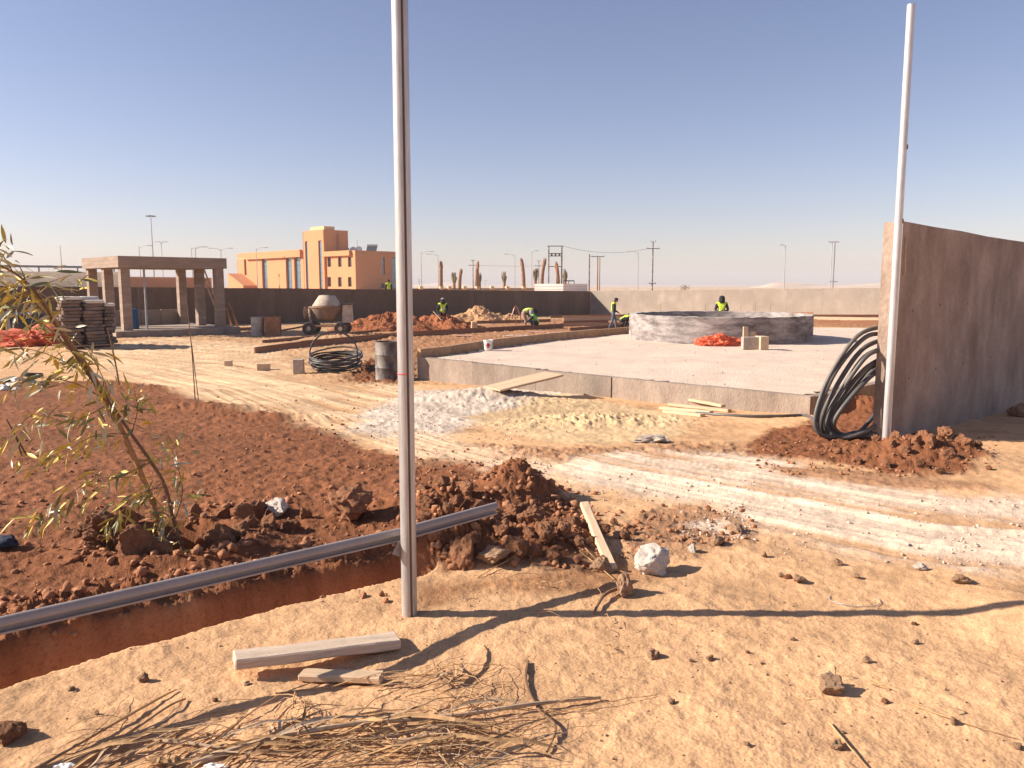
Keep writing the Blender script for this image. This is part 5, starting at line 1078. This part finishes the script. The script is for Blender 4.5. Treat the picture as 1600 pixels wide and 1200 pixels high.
B().prism([BO + V * sE, BO + V * sE + U * 16, BO + V * (sE - .2) + U * 16, BO + V * (sE - .2)], ZB, zr_ - .1).build('wall', 'building_orange', ob)
# tower, standing proud of the left facade
TO = .35; tc_ = BO + NL * TO; s0 = hit_plane(505.5, 360, tc_, V)[0]; s1 = hit_plane(472.5, 360, tc_, V)[0]; zt = hit_plane(505.5, 358.5, tc_, V)[1]
def hT(x0, x1, y0, y1): a = hit_plane(x1, y0, tc_, V); c = hit_plane(x0, y0, tc_, V); e = hit_plane(x0, y1, tc_, V); return (a[0], c[0], e[1], a[1], 'glass_blue')
facade('tower_wall', tc_, V, NL, s0, s1, ZB, zt, [hT(476.3, 480.5, 377, 451), hT(497, 502.5, 375.5, 451)], 'building_orange', ob, 'glass_blue')
tq = tc_ + V * s0; uL = hit_plane(543.5, 362, tq, U)[0]
B().prism([tq, tq + U * uL, tq + U * uL + V * .25, tq + V * .25], ZB, zt).build('tower_wall', 'building_orange', ob)
tq1 = tc_ + V * s1; B().prism([tq1 - V * .25, tq1 - V * .25 + U * uL, tq1 + U * uL, tq1], ZB, zt).build('tower_wall', 'building_orange', ob)
B().prism([tq + U * (uL - .25) + V * .25, tq + U * uL + V * .25, tq1 + U * uL - V * .25, tq1 + U * (uL - .25) - V * .25], ZB, zt - .02).build('tower_wall', 'building_orange', ob)
B().prism([tq + V * .25 + U * .25, tq + U * (uL - .25) + V * .25, tq1 - V * .25 + U * (uL - .25), tq1 - V * .25 + U * .25], zt - .4, zt - .3).build('tower_roof', 'building_cream', ob)
B().prism([tq + V * .5 + U * .4, tq + V * .5 + U * 2.6, tq1 - V * 2.1 + U * 2.6, tq1 - V * 2.1 + U * .4], zt - .3, zt + .65).build('roof_hatch', 'building_cream', ob)
lq = tq + U * (uL * .55)
for s_ in (-.25, .25): B().tube([(*(lq + U * s_ + NR * .12), zr_), (*(lq + U * s_ + NR * .12), zt - .8)], .035, 4).build('ladder_stile', 'rust', ob)
for k in range(9): z = zr_ + .3 + k * .42; B().tube([(*(lq - U * .25 + NR * .12), z), (*(lq + U * .25 + NR * .12), z)], .03, 4).build('ladder_rung', 'rust', ob)
for k, px in enumerate((541.5, 552, 561)):
    s_, z_ = HL(px, 388, -6); q = BO - NL * 6 + V * s_; o = B().lathe([(.55, 0), (.58, .1), (.58, .5), (.60, .53), (.58, .56), (.58, 1.0), (.5, 1.15), (.2, 1.25), (.2, 1.32)], 18, (*q, zr_ - .2)).build('roof_water_tank', 'white_paint', loc=(*q, zr_ - .2), smooth=True); tag(o, 'white round water tank on the orange building roof beside the tower', 'tank', 'roof water tanks')
q = BO + U * 4.6 + V * 1.5; o = thing('solar_heater', (*q, zr_), 'small solar water heater with a round tank on the orange building roof', 'heater')
B().tube([(q[0] - .9, q[1], zr_ + .95), (q[0] + .9, q[1], zr_ + .95)], .28, 12).build('tank', 'steel_grey', o); B().box((q[0], q[1] - .6, zr_ + .45), (1.8, 1.4, .08), Matrix.Rotation(R(38), 3, 'X')).build('panel', 'frame_dark', o)
for s_ in (-.7, .7): B().tube([(q[0] + s_, q[1], zr_ - .2), (q[0] + s_, q[1], zr_ + .8)], .04, 4).build('leg', 'steel_grey', o)
q = BO + U * 1.8 + V * 2; tag(B().tube([(*q, zr_ - .2), (*q, zr_ + 1.9)], .035, 5).build('roof_antenna', 'steel_grey', loc=(*q, zr_ - .2)), 'thin antenna mast on the orange building roof', 'antenna')
# low annex with a sloping stair wall and the long orange boundary wall left of it
sa_, za_ = HL(368, 427, 3); pA = BO + NL * 3
an = thing('stair_annex', (*(pA + V * sa_), .3), 'low orange annex with a sloping stair wall left of the orange building', 'annex')
s1_ = HL(356, 423, 3)[0]; s2_ = HL(379, 423, 3)[0]
B().prism([pA + V * s2_, pA + V * s1_, pA + V * s1_ + U * 3, pA + V * s2_ + U * 3], ZB, [HL(386, 446, 3)[1], za_, za_, HL(386, 446, 3)[1]]).build('stair_wall', 'building_orange', an)
B().prism([pA + V * (s1_ + .02) + U * 3.1, pA + V * (s1_ + 7) + U * 3.1, pA + V * (s1_ + 7) + U * 9, pA + V * (s1_ + .02) + U * 9], ZB, za_ + .05).build('annex_wall', 'building_orange', an)
p0 = P(90, 440, 118); p1 = P(330, 440, 150); a = np.array([p0.x, p0.y]); c = np.array([p1.x, p1.y])
ow = thing('orange_boundary_wall', (*a, .3), 'long low orange boundary wall seen through the pavilion columns', 'wall')
d = (c - a) / np.hypot(*(c - a)); n = np.array([-d[1], d[0]])
zl = P(250, 434, 135).z
B().prism([a, c, c + n * .3, a + n * .3], -.4, zl).build('wall_body', 'building_orange', ow); B().prism([a - n * .06, c - n * .06, c + n * .36, a + n * .36], zl, zl + .15).build('coping', 'building_cream', ow)
for k in range(5):
    px = 205 + k * 27; q = P(px, 440, 175); tag(B().box((q.x, q.y, 1.6), (3.2, 5, 2.6 + .4 * (k % 2))).prism([(q.x - 1.7, q.y - 2.6), (q.x + 1.7, q.y - 2.6), (q.x + 1.7, q.y + 2.6), (q.x - 1.7, q.y + 2.6)], 2.9 + .2 * (k % 2), 3.05 + .2 * (k % 2)).build('site_cabin', 'white_paint', loc=(q.x, q.y, .3)), 'white site cabin far behind the orange boundary wall', 'cabin', 'far site cabins')

# ------------------------------------------------------------------ palisade of palms, white kiosk
fa = P(640, 449, 96); fb = P(842, 450, 104); a = np.array([fa.x, fa.y]); c = np.array([fb.x, fb.y]); d = (c - a) / np.hypot(*(c - a)); n = np.array([-d[1], d[0]])
fw_ = thing('garden_wall', (*a, .3), 'low brown garden wall with pale square piers behind the shaded wall', 'wall')
zt1 = P(740, 449.5, 100).z
B().prism([a, c, c + n * .2, a + n * .2], -.6, zt1 - .08).build('wall_body', 'fence_brown', fw_)
B().prism([a - n * .05, c - n * .05, c - n * .005, a - n * .005], -.6, P(740, 452.4, 100).z).build('plinth', 'building_cream', fw_)
for px in (658, 690, 702.5, 726, 746.5, 769, 793, 819):
    s_ = hit_plane(px, 448, a, d)[0]; q = a + d * s_; B().prism([q - d * .22 - n * .12, q + d * .22 - n * .12, q + d * .22 + n * .32, q - d * .22 + n * .32], -.6, zt1 + .18).build('pier', 'building_cream', fw_)
ka = P(880, 448, 92); kq = np.array([ka.x, ka.y]); kz = P(880, 443.5, 92).z
ks = thing('white_kiosk', (*kq, -1), 'flat-roofed white block building behind the corner of the compound', 'building')
kl = hit_plane(835, 448, kq, -np.array([.93, .0]) + np.array([0, .36]))[0]; dl = np.array([-.93, .36]); dl /= np.hypot(*dl); dr = np.array([.80, .6])
kl = hit_plane(835, 448, kq, dl)[0]; kr = hit_plane(918, 448, kq, dr)[0]
B().prism([kq, kq + dr * kr, kq + dr * kr + dl * kl, kq + dl * kl], -1.6, kz).build('wall_body', 'white_paint', ks)
for z in (kz - .32, kz - .62): B().prism([kq - (dl + dr) * .02, kq + dr * (kr + .02) - dl * .02, kq + dr * (kr + .02) + dl * (kl + .02), kq - dr * .02 + dl * (kl + .02)], z, z + .03).build('cladding_joint', 'steel_grey', ks)
b = B(); q0 = kq + dr * kr * .35 + dl * kl * .3; q1 = kq + dr * kr * .8 + dl * kl * .3
for q in (q0, (q0 + q1) / 2, q1): b.tube([(*q, kz), (*q, kz + .35)], .05, 4)
b.tube([(*q0, kz + .35), (*q1, kz + .35)], .06, 4); b.build('roof_rail', 'dark_metal', ks)
PALMS = [(689, 689, 408, 1), (709.5, 709.5, 426, 0), (718, 720.5, 420, 1), (745, 746, 408, 1), (749, 749, 426, 0), (788, 788, 425, 0), (818, 815, 404, 1), (836.5, 837, 420, 0), (847, 851.5, 404, 1), (872, 869, 409, 1), (883, 882, 421, 0)]
PL_ = ['tall straight palm trunk with tied fronds beside the left-armed street lamp', 'short palm with brush-like fronds next to a thin leaning palm', 'thin slightly leaning palm trunk of middle height with tied fronds', 'tall palm trunk overlapping the two-armed utility pole', 'short brush-topped palm standing before the tall palm by the utility pole', 'short palm flaring like a brush standing alone between wide gaps', 'tallest palm trunk, leaning left, with a shaggy tied top', 'short stocky palm beside the thin forked utility pole', 'tall curved palm trunk leaning towards the transformer gantry', 'leaning palm trunk between the two legs of the transformer gantry', 'short brush-topped palm above the white kiosk beside the gantry']
for k, (pb_, pt_, yt, tall) in enumerate(PALMS):
    dd = 108 + 4 * (k % 3); a = P(pb_, 452, dd); a.z = .25; t = P(pt_, yt, dd); o = thing('palm_tree', a, PL_[k], 'palm', 'newly planted palms')
    m = a.lerp(t, .5) + Vector((.12 * (pb_ - pt_) / 3, 0, 0)); q = catmull([a, m, t], 8); L = (t - a).length; n = len(q); cut = int(n * (.76 if tall else .55))
    b = B(); r0 = .24 if tall else .20; b.tube(q[:cut + 1], [r0 * (1 + .10 * (i % 2)) * (1.15 - .3 * i / n) for i in range(cut + 1)], 9); b.build('trunk', 'palm_trunk', o)
    b = B()
    for j in range(26 if tall else 34):
        w = random.uniform(0, 6.28); r_ = random.uniform(.2, 1); fl = (.24 if tall else .36) * r_; c = q[cut - 1]; e = t - c
        p1_ = c + Vector((math.cos(w) * .12, math.sin(w) * .12, 0)); p2_ = c + e * .5 + Vector((math.cos(w) * fl, math.sin(w) * fl, 0)); p3_ = c + e * random.uniform(.55, 1.08) + Vector((math.cos(w) * fl * (.8 if tall else 1.1), math.sin(w) * fl * (.8 if tall else 1.1), 0)); b.tube([p1_, p2_, p3_], [.07, .075, .035], 4)
    b.build('tied_fronds', 'palm_frond' if not tall else 'palm_trunk', o)

# ------------------------------------------------------------------ lamps, poles, wires
def dist(H, yt): return (H - (ZC + 1.2)) * F / (445 - yt)
def lamp(px, yt, arms, label, H=10, cat='street lamp', name='street_lamp', head=.5, group=None):
    d = dist(H, yt); q = P(px, 450, d); t = P(px, yt, d); base = Vector((t.x, d, -1.4)); o = thing(name, base, label, cat, group)
    B().tube([base, Vector((t.x, d, t.z * .5)), t], [.11, .09, .05], 6).build('pole', 'pole_steel', o)
    for s_ in arms:
        B().tube([t - Vector((0, 0, .3)), t + Vector((s_ * .9, 0, .12)), t + Vector((s_ * 1.7, 0, .16))], .04, 4).build('arm', 'pole_steel', o); B().box(t + Vector((s_ * 2.0, 0, .15)), (.9 * head * 2, .35, .14), taper=.7).build('lamp_head', 'pole_steel', o)
d = dist(25, 338); t = P(235.5, 336, d); base = Vector((t.x, d, -1.4)); o = thing('high_mast_lamp', base, 'very tall mast with a ring of floodlights behind the pavilion', 'mast')
B().tube([base, t], [.28, .12], 8).build('pole', 'pole_steel', o); B().tube([t + Vector((1.2 * math.cos(w), 1.2 * math.sin(w), -.3)) for w in np.linspace(0, 6.283, 17)[:-1]], .07, 5, closed=True).build('ring', 'pole_steel', o)
for k in range(8):
    w = k * math.pi / 4; c = t + Vector((1.25 * math.cos(w), 1.25 * math.sin(w), -.35)); B().box(c, (.5, .5, .3), taper=.7).build('floodlight', 'dark_metal', o); B().tube([t, c], .04, 4).build('spoke', 'pole_steel', o)
lamp(252, 379, [-.4, .4], 'short double-headed lamp right of the tall mast', 12, head=.8)
for k, (px, yt, arms, lb) in enumerate([(94, 384, [], 'thin bare mast rising far behind the cement bags'), (76, 415, [-.3, .3], 'short pole with a small crossbar beyond the embankment'), (217, 385, [1], 'faint far lamp left of the tall mast'), (299, 387, [1], 'faint far lamp above the pavilion roof'), (305, 387, [1], 'second of two faint lamps above the pavilion roof'), (345, 389, [-1, 1], 'faint double lamp above the right end of the pavilion'), (400, 388, [1], 'far lamp above the left wing of the orange building'), (658, 394, [1.2], 'thin street lamp right of the slotted post, arm to the right'), (684.5, 398, [-1.2], 'thin street lamp right of the slotted post, arm to the left'), (804.5, 398, [-1], 'thin street lamp among the palms with arm to the left'), (831, 393, [.5], 'thin street lamp beside the steel gantry pole'), (997.5, 394, [-1], 'thin street lamp behind the sunlit wall left of the braced pole'), (1227.5, 384, [-.35], 'single street lamp behind the sunlit wall before the sand hills')]):
    lamp(px, yt, arms, lb, 10)
def upole(px, yt, H, bars, label, r_=.16, mt='pole_wood', forks=False):
    d = dist(H, yt); t = P(px, yt, d); base = Vector((t.x, d, -1.4)); o = thing('utility_pole', base, label, 'utility pole'); B().tube([base, t], [r_ * 1.2, r_ * .8], 7).build('pole', mt, o)
    s = d / F
    for (yb, w) in bars:
        z = P(px, yb, d).z; B().box((t.x, d - .15, z), (w * s, .14, .16)).build('crossarm', 'dark_metal', o)
        for q in (-.45, 0, .45) if w * s > 1.2 else (): B().lathe([(.05, 0), (.09, .08), (.05, .16), (.09, .24), (.03, .3)], 8, (t.x + q * w * s, d - .15, z + .08)).build('insulator', 'steel_grey', o)
    if forks: B().tube([t + Vector((-.55, 0, .25)), t + Vector((-.5, 0, -.15)), t + Vector((0, 0, -.25)), t + Vector((.5, 0, -.15)), t + Vector((.55, 0, .25))], .05, 5).build('fork', 'dark_metal', o)
    return t, d
T1 = upole(1020.5, 377, 13, [(388.5, 20), (443, 11)], 'tall speckled utility pole with fork top behind the sunlit wall', .17, forks=True)
upole(739, 407, 10, [(407, 6), (414.5, 13)], 'utility pole with two crossarms beside the tall palm', .14)
upole(842, 407, 10, [(415.5, 12)], 'thin forked utility pole between two palms', .12, forks=True)
T3 = upole(921, 397, 10, [], 'speckled bare utility pole beside the white kiosk', .17)
d = dist(9.5, 401); o = None
T4 = upole(934, 401, 9.5, [(401, 20)], 'twin brown utility pole with a transformer, right of the white kiosk', .16, 'palm_trunk'); upole(937.3, 402, 9.5, [], 'rear leg of the twin brown utility pole', .12, 'palm_trunk')
upole(758, 438, 8, [(438.5, 8)], 'tiny far pylon seen between the palms', .25, 'pole_steel')
upole(655, 436, 8, [(437, 6), (440, 6)], 'tiny far lattice pole right of the slotted post', .25, 'pole_steel')
d = dist(11, 384); hf = thing('gantry_pole', (P(868, 445, d).x, d, -1.4), 'steel two-legged transformer gantry with crossbars behind the palms', 'utility pole')
for px in (857.5, 878): t = P(px, 384, d); B().tube([Vector((t.x, d, -1.4)), t], .16, 6).build('leg', 'pole_wood', hf)
for yb, w in ((384.5, 25), (396, 20), (400, 18), (416.5, 20)): q = P(867.7, yb, d); B().box(q, (w * d / F, .16, .16)).build('crossbar', 'dark_metal', hf)
for px in (862, 868, 874): q = P(px, 398, d); B().box(q, (.35, .3, .6)).build('switch', 'dark_metal', hf)
HT = P(878, 384, d)
d2 = dist(12, 378); tp = thing('twin_pole', (P(1302, 445, d2).x, d2, -1.4), 'faint twin-legged power pole behind the sunlit wall near the sand hills', 'utility pole')
for px in (1300.5, 1305): t = P(px, 378, d2); B().tube([Vector((t.x, d2, -1.4)), t], .09, 6).build('leg', 'pole_steel', tp)
for yb, w in ((378, 17), (440, 13)): B().box(P(1302.5, yb, d2), (w * d2 / F, .14, .16)).build('crossarm', 'pole_steel', tp)
def wire(a, c, sag, label): q = [a.lerp(c, k / 16) - Vector((0, 0, sag * 4 * (k / 16) * (1 - k / 16))) for k in range(17)]; tag(B().tube(q, .03, 4).build('power_line', 'wire', loc=a), label, 'cable')
wire(HT, P(1014, 388, T1[1]), 1.2, 'sagging power line from the gantry to the tall speckled pole')
wire(P(744, 414.5, dist(10, 407)), P(842, 415.5, dist(10, 407)), .15, 'short power line from the palm pole to the forked pole')
wire(P(925, 401, dist(9.5, 401)), P(921, 400, T3[1]), .1, 'short cable between the bare pole and the twin pole')
bu = P(1069.5, 451, 110); cb = B()
for k in range(160): c = bu + Vector((random.gauss(0, .32), random.gauss(0, .3), random.uniform(-.4, .5))); s = .1; cb.add([c + Vector((random.uniform(-s, s), random.uniform(-s, s), random.uniform(-s, s))) for _ in range(3)], [(0, 1, 2)])
sh = thing('desert_shrub', (bu.x, bu.y, -1.4), 'small dark shrub showing over the top of the sunlit wall', 'shrub'); cb.build('crown', 'bush', sh); B().tube([(bu.x, bu.y, -1.4), (bu.x, bu.y, bu.z)], .06, 5).build('trunk', 'bark', sh)

# ------------------------------------------------------------------ dusty air
m = bpy.data.materials.new('haze'); m.use_nodes = True; t = m.node_tree; t.nodes.remove(t.nodes['Principled BSDF'])
pv_ = t.nodes.new('ShaderNodeVolumePrincipled'); pv_.inputs['Color'].default_value = (.88, .85, .90, 1); pv_.inputs['Density'].default_value = .0004; pv_.inputs['Anisotropy'].default_value = 0
t.links.new(pv_.outputs[0], t.nodes['Material Output'].inputs['Volume']); MATS['haze'] = m
o = B().box((0, 900, 19), (5200, 4200, 47)).build('haze', 'haze'); o['kind'] = 'stuff'; tag(o, 'thin dusty air lying over the whole site', 'haze')

for o in COL.objects:
    if '_o' in o: del o['_o']
